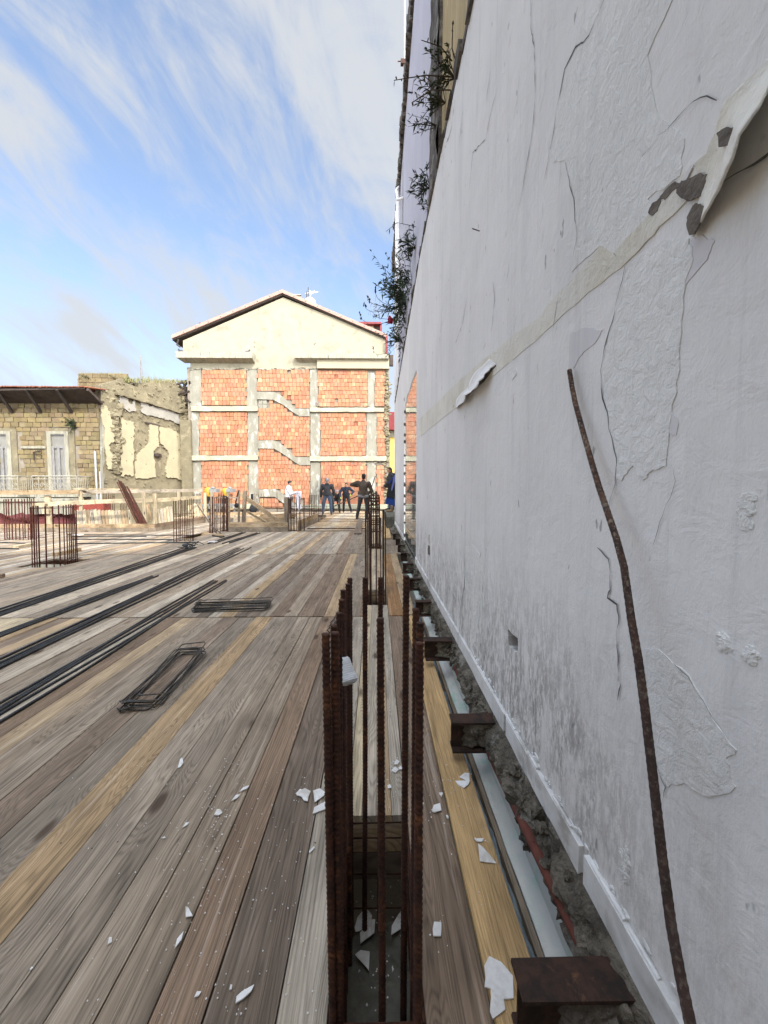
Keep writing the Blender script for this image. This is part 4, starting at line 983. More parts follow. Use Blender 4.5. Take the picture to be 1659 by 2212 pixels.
# side wall surface: bumpy masonry
top_side = [(825,235),(960,200),(1000,190),(1010,215),(1130,262),(1135,220),(1190,222),(1260,200),(1340,208),(1420,200),(1440,225),(1470,232),(1500,262),(1535,300),(1552,350)]
outline = top_side+[(1550,420),(1556,520),(1545,600),(1535,700),(1548,760),(1525,850),(1535,940),(1530,1060),(1540,1200),(1540,1420),(825,1420)]
m = MB(); pts = [s1(x, y) for x, y in outline]; m.prism(pts, sn*-.5)
for k in range(330):
    x = R.uniform(835, 1535); y = R.uniform(215, 1150)
    if not inpoly((x, y), outline): continue
    q = s1(x, y, .0); s_ = R.uniform(.06, .15); m.ball(q, (s_*R.uniform(.6,1.2), s_*.3, s_*R.uniform(.35,.7)), 6, (1,1,1), .7, freq=3)
for k in range(120):
    y = R.uniform(360, 980); x = 955+20*math.sin(y*.02)+R.gauss(0, 12); q = s1(x, y, .04); m.ball(q, R.uniform(.07,.17), 7, nz=.9, freq=4)
for k in range(140):
    y = R.uniform(280, 1100); x = 1515+22*math.sin(y*.025)+R.gauss(0, 10); q = s1(x, y, .02); m.ball(q, R.uniform(.08,.2), 7, nz=.9, freq=4)
m.build('side_wall', 'tuff_wall', root)
def sskin(pix, mat, name, off=.09, n=5, a=.05):
    pts = []
    P_ = [s1(x, y, off) for x, y in pix]
    for i in range(len(P_)):
        p, q = P_[i], P_[(i+1) % len(P_)]
        for k in range(n):
            v = p.lerp(q, k/n)
            if k: v = v+sd_*R.uniform(-a, a)+Vector((0,0,R.uniform(-a, a)))
            pts.append(v)
    m = MB(); m.prism([p-sn*off for p in pts], sn*off); m.build(name, mat, root)
sskin([(828,420),(868,410),(880,440),(905,470),(918,530),(915,590),(930,600),(935,690),(890,730),(905,790),(935,830),(942,925),(880,922),(870,860),(852,700),(862,600),(836,540)], 'old_plaster_yellow', 'plaster_patch')
sskin([(975,330),(1040,330),(1055,385),(1080,400),(1090,360),(1112,365),(1112,455),(1060,462),(1010,430),(975,380)], 'old_plaster_white', 'plaster_patch')
sskin([(980,490),(1010,520),(1095,540),(1098,600),(1090,700),(1100,780),(1085,870),(1090,985),(1040,975),(992,985),(990,850),(1000,760),(990,640),(995,590)], 'old_plaster_yellow', 'plaster_patch')
sskin([(1150,380),(1210,390),(1225,420),(1250,405),(1290,430),(1330,420),(1380,450),(1460,480),(1468,562),(1400,530),(1340,512),(1280,500),(1200,490),(1155,460)], 'old_plaster_white', 'plaster_patch')
sskin([(1222,560),(1295,575),(1297,700),(1300,745),(1255,775),(1262,850),(1275,990),(1215,1005),(1110,1005),(1103,900),(1130,800),(1170,760),(1215,720),(1222,640)], 'old_plaster_yellow', 'plaster_patch')
sskin([(1305,580),(1400,600),(1470,640),(1478,760),(1490,860),(1485,1020),(1430,1000),(1370,1000),(1352,950),(1365,880),(1380,800),(1355,755),(1310,715)], 'old_plaster_yellow', 'plaster_patch')
sskin([(960,300),(1130,350),(1300,400),(1470,455),(1470,470),(1300,418),(1130,366),(960,318)], 'tuff_wall', 'string_course', .22, 6, .03)
sskin([(1190,540),(1310,570),(1310,580),(1190,552)], 'dark_timber', 'lintel', .1, 3, .02)
sskin([(828,470),(850,470),(862,700),(848,900),(850,1090),(828,1090)], 'concrete', 'corner_strip', .05)
q = s1(1292, 815, -.02); m = MB(); m.box((q.x-.16, q.y-.3, q.z-.09), (q.x+.16, q.y+.06, q.z+.09)); m.build('wall_hole', 'dark_timber', root)
# front wall: individual tuff blocks
x0w = -24.0; m = MB(); m.box((x0w, TY+.05, -3.6), (A0.x, TY+.5, c1(0,400).z)); m.build('front_backing', 'mortar', root)
m = MB(); z = 1.0; row = 0; wins = [(375,600,600,1120),(-60,125,610,1120)]
zt = c1(0, 405).z
while z < zt:
    h = R.uniform(.21, .25); x = x0w+R.uniform(-.3, 0)
    while x < A0.x:
        w = min(R.uniform(.26, .42), A0.x-x+.01)
        px = (x+w/2); skip = False
        for wx0, wx1, wy0, wy1 in wins:
            if c1(wx0, 0).x < px < c1(wx1, 0).x and c1(0, wy1).z < z+.1 < c1(0, wy0).z: skip = True
        if not skip:
            k = R.gauss(1, .10); g = .012; d = R.uniform(-.02,.02)
            e = [R.uniform(-.012,.012) for _ in range(8)]; F = TY+d
            vs = [(x+g+e[0],F,z+g+e[1]),(x+w-g+e[2],F,z+g+e[3]),(x+w-g+e[4],F,z+h-g+e[5]),(x+g+e[6],F,z+h-g+e[7])]; vs += [(v[0],TY+.08,v[2]) for v in vs]
            m.add(vs, [(0,1,2,3),(0,4,5,1),(1,5,6,2),(2,6,7,3),(3,7,4,0)], (k, k*R.uniform(.94,1.04), k*R.uniform(.85,1.1)))
        x += w
    z += h; row += 1
m.build('front_wall', 'tuff', root)
m = MB(); m.box((x0w, TY-.03, -3.6), (A0.x, TY+.1, 1.0)); m.build('lower_front', 'concrete', root)
# dark eave with rafters, tiled roof, taller ruined part behind
a = c1(-500, 330); e0 = c1(820, 300)
m = MB(); n = 40
for k in range(n):
    xa = x0w+(e0.x-x0w)*k/n; xb = x0w+(e0.x-x0w)*(k+1)/n; zl = c1(0,322).z+.25*((xb-x0w)/(e0.x-x0w))*1.0-.2
    m.add([(xa, TY-1.0, zl),(xb, TY-1.0, zl+.008),(xb, TY+.1, zt+.05),(xa, TY+.1, zt+.05),(xa, TY-1.0, zl+.08),(xb, TY-1.0, zl+.085),(xb,TY+.1,zt+.13),(xa,TY+.1,zt+.13)], [(0,1,2,3),(7,6,5,4),(0,4,5,1)])
m.build('eave_boards', 'dark_timber', root)
for x in (55, 290, 540, 790, -170, -400):
    m = MB()
    p = c1(x-60 if x > 0 else x, 330, TY-.9); q = c1(x+45, 480 if x < 700 else 410, TY-.02); m.beam((p.x, TY-1.0, zl-.02), (q.x, TY-.02, q.z+.1), .10, .12, up=(0,0,1)); m.build('rafter', 'dark_timber', root)
m = MB(); n = 150
for k in range(n):
    xa = x0w+(e0.x+.05-x0w)*k/n; w_ = (e0.x+.05-x0w)/n; zz_ = zl+.10+R.uniform(-.015,.02)
    m.tube([(xa+w_/2, TY-1.08, zz_-.02), (xa+w_/2, TY+.6, zz_+.26), (xa+w_/2, TY+3.6, zz_+.75)], w_*.42, 6)
m.build('roof', 'roof_tile', root)
m = MB(); pb = [(632,172),(650,175),(690,158),(760,150),(830,158),(900,155),(960,150),(1000,165),(1010,420),(632,420)]
m.prism([c1(x, y, TY+1.6) for x, y in pb], (0, 3.5, 0)); m.build('parapet_core', 'mortar', root)
m = MB(); z = c1(0, 330, TY+1.6).z; zz0 = c1(0,168,TY+1.6).z
while z < zz0:
    h = .24; x = c1(634, 0, TY+1.6).x
    while x < c1(1000,0,TY+1.6).x:
        w = R.uniform(.28,.45); k = R.gauss(.85,.1); m.box((x+.01, TY+1.56+R.uniform(0,.03), z+.01), (x+w-.01, TY+1.7, z+h-.01), (k,k,k), jit=.01); x += w
    z += h
m.build('parapet', 'tuff', root)
# tall windows with shutters and balconies
for (x0, x1, lab) in ((-80, 122, 0), (375, 590, 1)):
    a = c1(x0, 618); b = c1(x1, 1115); fr = (b.x-a.x)
    m = MB(); m.box((a.x-.12, TY-.005, b.z), (a.x+.06, TY+.1, a.z+.12)); m.box((b.x-.06, TY-.005, b.z), (b.x+.22, TY+.1, a.z+.12)); m.box((a.x+.06, TY-.005, a.z-.02), (b.x-.06, TY+.1, a.z+.16)); m.build('window_surround', 'tuff_wall', root)
    m = MB(); m.box((a.x+.05, TY-.05, a.z-.14), (b.x-.05, TY+.06, a.z)); m.box((a.x+.05, TY-.05, b.z), (a.x+.24, TY+.06, a.z-.14)); m.box((b.x-.24, TY-.05, b.z), (b.x-.05, TY+.06, a.z-.14)); f = m.build('window', 'ledge_stained', root)
    m = MB(); m.box((a.x+.2, TY+.04, b.z), (b.x-.2, TY+.08, a.z-.1)); m.build('shutter', 'shutter_white', f)
    m = MB()
    for xx in (a.x+.24, (a.x+b.x)/2-.06, b.x-.36): m.box((xx, TY-.02, b.z), (xx+.12, TY+.05, a.z-.75))
    m.box((a.x+.24, TY-.022, a.z-.84), (b.x-.24, TY+.052, a.z-.74)); m.box((a.x+.24, TY-.018, a.z-.2), (b.x-.24, TY+.05, a.z-.1)); m.build('frame', 'grey_timber', f)
for (x0, x1) in ((-250, 150), (262, 630)):
    a = c1(x0, 984, TY-.9); b = c1(x1, 1135, TY-.9); 
    m = MB(); m.box((a.x-.05, TY-1.0, b.z-.12), (b.x+.05, TY, b.z)); bl = m.build('balcony', 'ledge_stained', root)
    m = MB(); yy = TY-.9
    def brl(p, q, r_=.022): m.tube([p, q], r_, 5)
    brl((a.x, yy, a.z), (b.x, yy, a.z), .03); brl((a.x, yy, a.z-.14), (b.x, yy, a.z-.14)); brl((a.x, yy, b.z+.06), (b.x, yy, b.z+.06)); brl((b.x, yy, a.z), (b.x, TY, a.z), .03); brl((a.x, yy, a.z), (a.x, TY, a.z), .03)
    nn = max(4, round((b.x-a.x)/.30))
    for k in range(nn+1):
        xx = a.x+(b.x-a.x)*k/nn; brl((xx, yy, b.z), (xx, yy, a.z), .018)
        if k < nn:
            cx = xx+(b.x-a.x)/nn/2; H = a.z-.16-b.z
            for sgn, cz, r0 in ((1, b.z+.62*H, .12), (-1, b.z+.28*H, .12)):
                pts = [(cx+sgn*r0*(1-t/14)*math.cos(t*.75), yy, cz+r0*(1-t/14)*math.sin(t*.75)) for t in range(12)]; m.tube(pts, .015, 5)
    for k in range(8): xx = b.x; brl((xx, yy+.9*k/8, b.z), (xx, yy+.9*k/8, a.z), .014)
    m.build('railing', 'iron_cream', bl)
m = MB(); p = c1(775, 780, TY-.08); m.tube([(p.x, TY-.08, p.z), (p.x+.06, TY-.08, -3)], .05, 8); m.tube([(p.x+.2, TY-.08, p.z-1.0), (p.x+.22, TY-.08, -3)], .035, 8); m.build('drainpipe', 'grey_metal', root, True)
m = MB(); p = c1(275, 790, TY-.1); q = c1(345, 785, TY-.1); m.tube([(p.x, TY-.1, p.z-.4), (p.x, TY-.1, p.z), (q.x, TY-.3, q.z)], .035, 6); m.ball((q.x, TY-.3, q.z), .07, 8); m.build('lamp_bracket', 'dark_timber', root)
m = MB(); a = c1(178, 740); b = c1(380, 760); m.box((a.x, TY-.06, b.z), (b.x, TY+.02, a.z)); m.build('stone_shelf', 'ledge_stained', root)
# dark broken beams at the top right corner
m = MB()
for k in range(26):
    q = UY(411-R.uniform(0, 26), 822+R.uniform(0, 40), 23.9+R.uniform(-.4,.4)); m.beam(q, q+Vector((R.uniform(-.6,.6), R.uniform(-.3,.3), R.uniform(-.4,.2))), .1, .08)
m.build('broken_rafters', 'dark_timber', root)
m = MB(); p = UY(403, 900, 23.6); m.box((p.x-.25, 23.3, -3.6), (p.x+.35, 24.2, 5.4)); m.build('end_pier', 'tuff_wall', root)
# ---------------------------------------------------------------- mast on the ruin
p = UY(304, 812, 21.5); q = UY(303, 768, 21.5); mb = MB(); mb.tube([p-Vector((0,0,.4)), q], .03, 6); mb.tube([q, UY(309.5, 815, 21.5)], .015, 5); tag(mb.build('roof_mast', 'grey_timber'), 'thin bare mast standing on the weedy top of the tuff ruin', 'mast')
# ---------------------------------------------------------------- column starter bars (rebar cages)
def cage(loc, label, bars, stir=(), mat='rust', ribbed=False, group='column bar cages', sr=.004, smat=None):
    r = empty('rebar_cage', loc, label, 'rebar cage', group)
    for (x0, y0, z0, x1, y1, z1, rad) in bars:
        m = MB()
        if ribbed: m.tube([(x0, y0, z0), ((x0+x1)/2+R.uniform(-.002,.002), (y0+y1)/2, (z0+z1)/2), (x1, y1, z1)], rad, 12, rib=.22, pitch=.0125, step=.0025)
        else: m.tube([(x0, y0, z0), ((x0+x1)/2+R.uniform(-.006,.006), (y0+y1)/2, (z0+z1)/2), (x1, y1, z1)], rad, 6)
        m.build('bar', mat, r, ribbed)
    for (xa, xb, ya, yb, z) in stir:
        m = MB(); t = lambda: R.uniform(-.004,.004)
        m.tube([(xa,ya,z+t()),(xb,ya,z+t()),(xb,yb,z+t()),(xa,yb,z+t()),(xa,ya+.001,z+t())], sr, 6); m.build('stirrup', smat or mat, r)
    return r
# nearest cage: bars surveyed one by one (top pixel, top height, lean at the bottom)
near = [(703.6,1369,.90,.010,.0083),(723.9,1366,.90,.006,.0086),(721.5,1351,.90,.0,.0075),(732.8,1324,.90,.0,.0075),(737.8,1295,.90,0,.008),(741,1274.5,.90,0,.008),(751.6,1261.6,.90,0,.008),(755.6,1248.7,.90,0,.0085),
        (788.4,1247.7,.90,-.004,.0085),(822,1247.7,.90,-.004,.0085),(821.5,1336,.905,.004,.0083),(877.6,1243.7,.975,-.004,.0086),(898.5,1315,.915,-.002,.0083),(907.4,1345,.91,-.003,.0085),(906.4,1388.5,.91,-.001,.0080)]
bars = []
for u, v, z, dx, rd in near:
    p = UZ(u, v, z); bars.append((p.x+dx*1.2, p.y, -.41, p.x, p.y, z, rd))
ys_ = [b[4] for b in bars]
cage((0, 1.05, 0), 'nearest cage of thick rusty ribbed bars with the white thread cone, in the open slot', bars,
     [(-.105,.105,.80,1.33,-.06),(-.105,.105,.80,1.33,-.20),(-.105,.105,.80,1.33,-.33),(-.105,.105,.80,1.33,.0)], 'rust', True, sr=.0042)
# tie wire loops
mb = MB(); p = UZ(733, 1315, .87)
for k in range(3): 
    q = UZ(722-k*3, 1345+k*8, .87); mb.tube([p, q+Vector((-.004,0,.006)), q+Vector((-.010,0,0)), q+Vector((-.004,0,-.007)), p+Vector((0,0,-.02))], .0012, 5)
tag(mb.build('tie_wire', 'stirrup_steel'), 'thin loops of tie wire on the left bars of the nearest cage', 'wire')
# white thread cone slipped over a bar
c0 = UZ(742, 1418, .80); c0 = Vector((-.082, 1.03, 0)); t0 = UY(742, 1420, 1.0); b0 = UY(756, 1478, .97)
ax = (b0-t0); L = ax.length; ax.normalize(); sdv = ax.cross(Vector((0,1,0))).normalized(); up2 = ax.cross(sdv)
mb = MB(); N = 60; vs = []; n = 28
for k in range(N+1):
    t = k/N; rr_ = (.0128+.0125*t)*(1+.035*math.sin(k*1.35))+(.0012*math.sin(t*9))
    if t > .84: rr_ *= 1-.55*((t-.84)/.16)**2
    if t < .10: rr_ *= .86+1.4*t
    for i in range(n):
        a = 2*PI*i/n; vs.append(t0+ax*(L*t+.0012*math.sin(a*2+k))+sdv*(rr_*math.cos(a))+up2*(rr_*math.sin(a)))
mb.add(vs, [(k*n+i, k*n+(i+1) % n, (k+1)*n+(i+1) % n, (k+1)*n+i) for k in range(N) for i in range(n)]+[tuple(N*n+i for i in range(n))])
# core
r = empty('thread_cone', tuple(t0), 'white thread cone tilted on the left bars of the nearest cage', 'thread cone')
mb.build('thread', 'thread_white', r, True)
mb = MB(); mb.tube([t0-ax*.004, t0+ax*.012], .0095, 16); mb.build('core', 'black_cloth', r)
# second cage by the wall (slot from 3.98 to 4.62)
def vb(u, v, Y, rad, zb=-.4, lean=0.0):
    p = UY(u, v, Y); return (p.x+lean, Y, zb, p.x, Y, p.z, rad)
cage((0, 4.3, 0), 'second cage of tall dark bars in the slot behind the nearest cage', [vb(790,1103,4.05,.009), vb(828,1101,4.0,.0095), vb(832,1106,4.45,.007), vb(799,1110,4.5,.007), vb(801.5,1112,4.1,.007), vb(812.6,1112,4.3,.007), vb(822,1118,4.5,.006), vb(794,1120,4.5,.006)],
     [(-.10,.09,4.02,4.55,-.05),(-.10,.09,4.02,4.55,-.15),(-.10,.08,4.02,4.55,-.27)], 'rust')
b3 = [vb(u, v, Y, .009) for u, v, Y in ((797,1068,8.0),(803,1064,8.2),(807,1062,8.4),(811,1061,8.1),(815,1063,8.4),(818,1066,8.3),(820,1072,8.0),(795,1078,8.4),(801,1066,8.4),(813,1062,8.0))]
cage((0, 8.2, 0), 'third cage with densely bunched bar tops tied together by the wall', b3, [(-.16,.04,7.95,8.45,z) for z in (.02,.35,.5,.58,.66,.74,.82,.9,.98,1.04,1.1)], 'rust', sr=.011)
mb = MB()
for k in range(24):
    p = UY(R.uniform(797,819), R.uniform(1068,1100), R.uniform(8.0,8.4)); mb.tube([p, p+Vector((R.uniform(-.06,.06), R.uniform(-.1,.1), R.uniform(-.12,.12)))], .012, 5)
tag(mb.build('tied_stirrups', 'rust'), 'bundle of spare stirrups hooked on the tops of the third cage', 'stirrups')
# cages standing farther over the deck
def cagep(label, us, v0, v1, vt0, vt1, rad, back=.0, nback=0, mat='rust_red', stirz=(.08,), jx=2):
    """bars between photo x list; base line v0..v1, top line vt0..vt1"""
    p0 = UZ(us[0], v0); p1 = UZ(us[-1], v1); bars = []
    for i, u in enumerate(us):
        t = (u-us[0])/(us[-1]-us[0]); b = UZ(u+R.uniform(-.4,.4), v0+(v1-v0)*t); 
        off = back*R.choice((0,1)) if i not in (0, len(us)-1) else 0
        y = b.y+off; x = b.x*(y/b.y); top = UY(u-jx*.7+R.uniform(-.8,.8), vt0+(vt1-vt0)*t+R.uniform(-1.2,1.2), y)
        bars.append((x, y, -.2, top.x, y, top.z, rad*R.uniform(.8,1.15)))
    ya = min(b[1] for b in bars); yb = max(b[1] for b in bars)
    st = [(bars[0][0], bars[-1][0], ya, yb, z) for z in stirz]
    return cage(((p0.x+p1.x)/2, (ya+yb)/2, 0), label, bars, st, mat)
def zx(*a): return [(.2976*x) for x in a]
cagep('big cage of red rusty bars standing in its slot on the left of the deck', zx(232,250,268,285,335,390,435,470,490,508,522,535,547,560), 1222, 1211, 1094, 1090, .0105, .16, mat='rust_red', stirz=(.03,.92), jx=4)
cagep('wide cage of red bars at the left edge of the photo', zx(35,52,68,90,115,142,168,182,205,222,235,250), 1166, 1166, 1079, 1076, .013, .3, stirz=(.02,.5,.9), jx=3)
cagep('narrow cage of dark bars left of the broom', zx(1262,1280,1300,1312,1326,1340,1352,1366,1380,1396,1405), 1169.5, 1168, 1082, 1077, .010, .2, mat='rust', stirz=(.02,.3,.65))
cagep('dense cage beside the broom at the corner of the sunken opening', [452.6+.0992*k for k in (0,)]+[427.9+.0992*k for k in (262,295,318,365,392,428,485,520,545,560,575,605,632,650)], 1149, 1148, 1073, 1073, .012, .25, mat='rust', stirz=(.02,.25,.55), jx=0)
def c3(x): return 438.9+.281*x
cagep('cage of dark bars in front of the man in white, right corner of the opening', [c3(k) for k in (652,668,680,692,702,716)], 1147.5, 1147, 1073, 1073, .013, .15, mat='rust', stirz=(.02,), jx=0)
cagep('pair of bars just right of the cage before the man in white', [c3(k) for k in (745,776)], 1147, 1147, 1073, 1074, .017, 0, mat='rust', stirz=(), jx=0)
cagep('cage of thin bars left of the man in the dark vest', [c3(k) for k in (818,832,846,858,870,884,897,912)], 1124, 1124, 1069, 1069, .013, .3, mat='rust', stirz=(.05,), jx=0)
cagep('faint row of thin bars before the lowest stair beam', [c3(k) for k in (570,583,596,608,622,634)], 1103, 1101, 1062, 1062, .012, .3, mat='rust', stirz=(.1,), jx=0)
cagep('far cage of thin bars left of the lowest stair beam', [c3(k) for k in (372,382,394,408,422,444,466)], 1109, 1106, 1067, 1067, .013, .3, mat='rust', stirz=(.1,), jx=0)
cagep('far thin bars rising behind the saw benches', [427.9+.0992*k for k in (440,455,480,500,545,600,690,715,735,745)], 1110, 1110, 1066, 1066, .012, .3, mat='rust', stirz=(.1,), jx=0)
def c1u(x): return .2645*x
for i, (xs, v0, v1, lab) in enumerate(((( 850,862,874,890,905,920,935), 1101, 1066, 'dark bars beyond the railing, left of the leaning bar bundle'), ((985,997,1010,1022,1035), 1101, 1088, 'few dark bars beyond the railing right behind the leaning bundle'), ((1580,1592,1604,1616,1628,1640), 1082, 1066, 'short dark bars beyond the railing near the gabled house'))):
    p0 = [UY(c1u(x), v0, 15.2) for x in xs]
    cage(tuple(p0[3]), lab, [(p.x, 15.2, -1.0, p.x, 15.2, UY(0, v1+R.uniform(-1,1), 15.2).z, .012) for p in p0], [], 'rust')
# reinforcement lying across the far bay
for i, (v, x0, x1) in enumerate(((1142,664,790),(1126,650,800),(1121.5,655,800),(1115,655,800),(1109.5,620,800),(1104,600,800))):
    p = UZ(x0, v, .03); q = UZ(x1, v, .03); mb = MB(); mb.tube([p, p.lerp(q,.5)+Vector((0,0,.01)), q], .013+.004*(i==0), 6)
    tag(mb.build('steel_bar', 'rust'), ['thick dark bar along the step just before the far deck','dark cross bar at the feet of the man in the brown jacket','cross bar just behind the brown jacket man','cross bar near the feet of the man in the dark vest','cross bar behind the man in the dark vest','farthest cross bar near the base of the brick side'][i], 'steel bar', 'bars laid across the far deck')
mb = MB(); a = UZ(560, 1102, .1); b = UZ(800, 1100, .1)
for k in range(24):
    p = UZ(565+k*10, 1101+R.uniform(-1,1), .0); mb.tube([p+Vector((0,-.5,.06)), p+Vector((0,.6,.06))], .02, 5)
for z in (.08,.2): mb.tube([a+Vector((0,0,z)), b+Vector((0,0,z))], .015, 5)
tag(mb.build('beam_cage', 'rust'), 'long low beam reinforcement lying at the foot of the brick side', 'rebar cage')

# ---------------------------------------------------------------- long bars lying on the deck
def q3(x, y): return (.3638*x, 1097+.3638*y)
grp = [('nearest bundle', [((-30,1175),(1268,428)),((-30,1195),(1280,432)),((-30,1222),(1291,434)),((-30,1250),(1340,428)),((-30,1285),(1347,432))], .0085),
       ('second bundle from the camera', [((-30,915),(1412,238)),((-30,932),(1425,240)),((-30,948),(1448,240)),((-30,966),(1490,236))], .0095),
       ('short bundle in the middle left', [((-30,752),(902,403)),((-30,764),(908,406)),((-30,778),(940,402))], .0095),
       ('farthest long bundle', [((-30,612),(1092,236)),((-30,624),(1110,240)),((-30,640),(1150,234)),((-30,652),(1160,238))], .0100)]
for gname, bs, rad in grp:
    for i, (a, b) in enumerate(bs):
        p = UZ(*q3(*a), rad); q = UZ(*q3(*b), rad); d = (q-p); p2 = p-d.normalized()*1.2
        sdd = Vector((-d.y, d.x, 0)).normalized()
        pts = [p2+(q-p2)*(k/12.0)+sdd*(.014*math.sin(k*.9+i*1.7)*(1 if 0<k<12 else 0)) for k in range(13)]
        mb = MB(); mb.tube(pts, rad, 8); w_ = 'far left' if i == 0 else ('near right' if i == len(bs)-1 else ords(i)+' from the left')
        tag(mb.build('steel_bar', 'new_steel', None, True), 'dark bar, %s of the %s' % (w_, gname), 'steel bar', 'long steel bars lying on the deck')
far = [((400,160),(1150,163),'dark bar lying by the left fascia boards, first'),((420,172),(870,170),'dark bar lying by the left fascia boards, second'),((430,186),(1030,188),'bar across the left deck behind the big red cage'),((450,212),(1178,205),'long thin bar across the left deck ending at the narrow cage'),
       ((-20,205),(200,212),'bar at the left edge just before the wide red cage'),((-20,240),(110,243),'nearer bar at the left edge beside a pale board'),
       ((1235,212),(1440,145),'dark bar left of the two near the broom, with a white scrap'),((1320,212),(1528,148),'dark bar right of the two near the broom')]
for a, b, lab in far:
    p = UZ(*q3(*a), .015); q = UZ(*q3(*b), .015); mb = MB(); mb.tube([p, p.lerp(q,.5)+Vector((0,.02,0)), q], .013, 6)
    if 'broom' in lab: mb.tube([p+Vector((.12,.1,0)), q+Vector((.08,0,0))], .013, 6); 
    tag(mb.build('steel_bar', 'new_steel', None, True), lab, 'steel bar', 'bars on the left part of the deck')
# stirrup piles
def stirrup(c, ang, L, W, z, sk, label, group, rad=.004):
    ca, sa = math.cos(ang), math.sin(ang); q = []
    cor = [(-W/2,-L/2),(W/2,-L/2),(W/2+sk,L/2),(-W/2+sk,L/2)]
    for i in range(4):
        a, b, d = Vector(cor[i-1]), Vector(cor[i]), Vector(cor[(i+1) % 4]); r_ = .02
        q.append(b+(a-b).normalized()*r_); q.append(b+((a-b).normalized()+(d-b).normalized())*r_*.3); q.append(b+(d-b).normalized()*r_)
    q.append(q[0]+Vector((.004,.004)))
    pts = [Vector((c.x+x*ca-y*sa, c.y+x*sa+y*ca, z+R.uniform(0,.006)+.006*math.sin(i))) for i, (x, y) in enumerate(q)]
    e = pts[0]; tails = Vector((ca*.05+sa*.04, sa*.05-ca*.04, .012)); pts = [e+tails]+pts+[pts[-1]+Vector((ca*.035+sa*.05, sa*.035-ca*.05, .014))]
    m = MB(); m.tube(pts, rad, 7); return tag(m.build('stirrup', 'stirrup_steel', None, True), label, 'stirrup', group)
def pile(corn, n, W, label, group, lab2):
    a = UZ(*corn[0], .01); b = UZ(*corn[1], .01); c = (a+b)/2; d = b-a; ang = math.atan2(d.y, d.x)-PI/2
    for i in range(n):
        stirrup(c+Vector((R.uniform(-.018,.018), R.uniform(-.018,.018), 0)), ang+R.uniform(-.05,.05), d.length, W, .006+i*.007, R.uniform(-.02,.02), label, group)
    stirrup(c+Vector((.02,.03,0)), ang+.12, d.length*1.02, W*.98, .02+n*.007, .03, lab2, group)
pile([(300,1530),(412,1412)], 7, .17, 'thin steel stirrup in the pile nearest the camera, left of the near cage', 'stirrups piled nearest the camera', 'topmost skewed stirrup of the pile nearest the camera')
pile([(424,1314),(580,1310)], 7, .20, 'thin steel stirrup in the second pile, at the seam of the deck', 'stirrups of the second pile', 'topmost skewed stirrup of the second pile')
mb = MB()
for k in range(7):
    p = UZ(398+R.uniform(0,22), 1180+R.uniform(-6,6), .03); mb.tube([p, p+Vector((R.uniform(-.15,.2), R.uniform(-.2,.2), .05)), p+Vector((R.uniform(0,.3), R.uniform(-.1,.2), 0))], .009, 6)
p = UZ(400, 1178, .05); mb.ball(p, (.07,.05,.04), 8)
tag(mb.build('bent_bars', 'new_steel'), 'tangle of bent bar ends at the tip of the farthest long bundle', 'bent bars')
# pieces of timber on the deck
def q0(x, y): return (.2976*x, 1014.9+.2976*y)
def tb(label, a, b, w, h, kind, name='timber', conv=q0, za=.03, zb=.03, group=None, cat='timber'):
    p = UZ(*conv(*a), za); q = UZ(*conv(*b), zb); m = MB(); m.beam(p, q, w, h, wc(kind, .03)); return tag(m.build(name, 'wood'), label, cat, group)
tb('tan timber block lying inside the big red cage', (398,618), (575,580), .09, .09, 'tan', 'timber_block')
tb('rough pale board on the deck behind the big red cage', (110,560), (222,540), .12, .05, 'cream')
tb('dark timber stub at the left edge before the big red cage', (-20,770), (25,768), .07, .05, 'brown')
def q7(x, y): return (592.5+.1786*x, 998.5+.1786*y)
tb('grey warped plank lying askew by the feet of the man in brown', (1040,680), (1005,862), .20, .03, 'dark', 'plank', q7)
tb('dark long beam left of the walkway near the vest man\'s cage', (495,650), (620,652), .2, .12, 'dark', 'timber', q7, .1, .1)

# fascia boards around the deck edges
def fascia(label, p, q, h, n, kinds, th=.03, z0=0.0, name='fascia_board'):
    r = empty(name, tuple(p), label, 'board')
    for i in range(n):
        m = MB(); z = z0+h*(i+.5); m.beam((p.x, p.y, z), (q.x, q.y, z), th, h-.004, wc(kinds[i % len(kinds)], .03)); m.build('plank', 'wood', r)
    return r
fascia('grey two board upstand along the left deck edge, below the leaning planks', Vector((-15, 11.38, 0)), Vector((-6.53, 11.38, 0)), .115, 2, ['grey','tan'])
fascia('grey upstand running back from the left deck corner to the railing', Vector((-6.53, 11.36, 0)), Vector((-6.5, 14.6, 0)), .115, 2, ['grey','brown'])
fascia('double board upstand in front of the sunken opening', UZ(494, 1149), UZ(622, 1149), .14, 2, ['grey','tan'])
a = UZ(643, 1149); fascia('tall double board running back on the right of the sunken opening', a, Vector((UZ(681, 1129).x, 15.0, 0)), .165, 2, ['grey','ochre'])
fascia('dark step edge of the far deck', Vector((-2.3, 11.41, 0)), Vector((.26, 11.41, 0)), .02, 1, ['dark'], z0=.0)
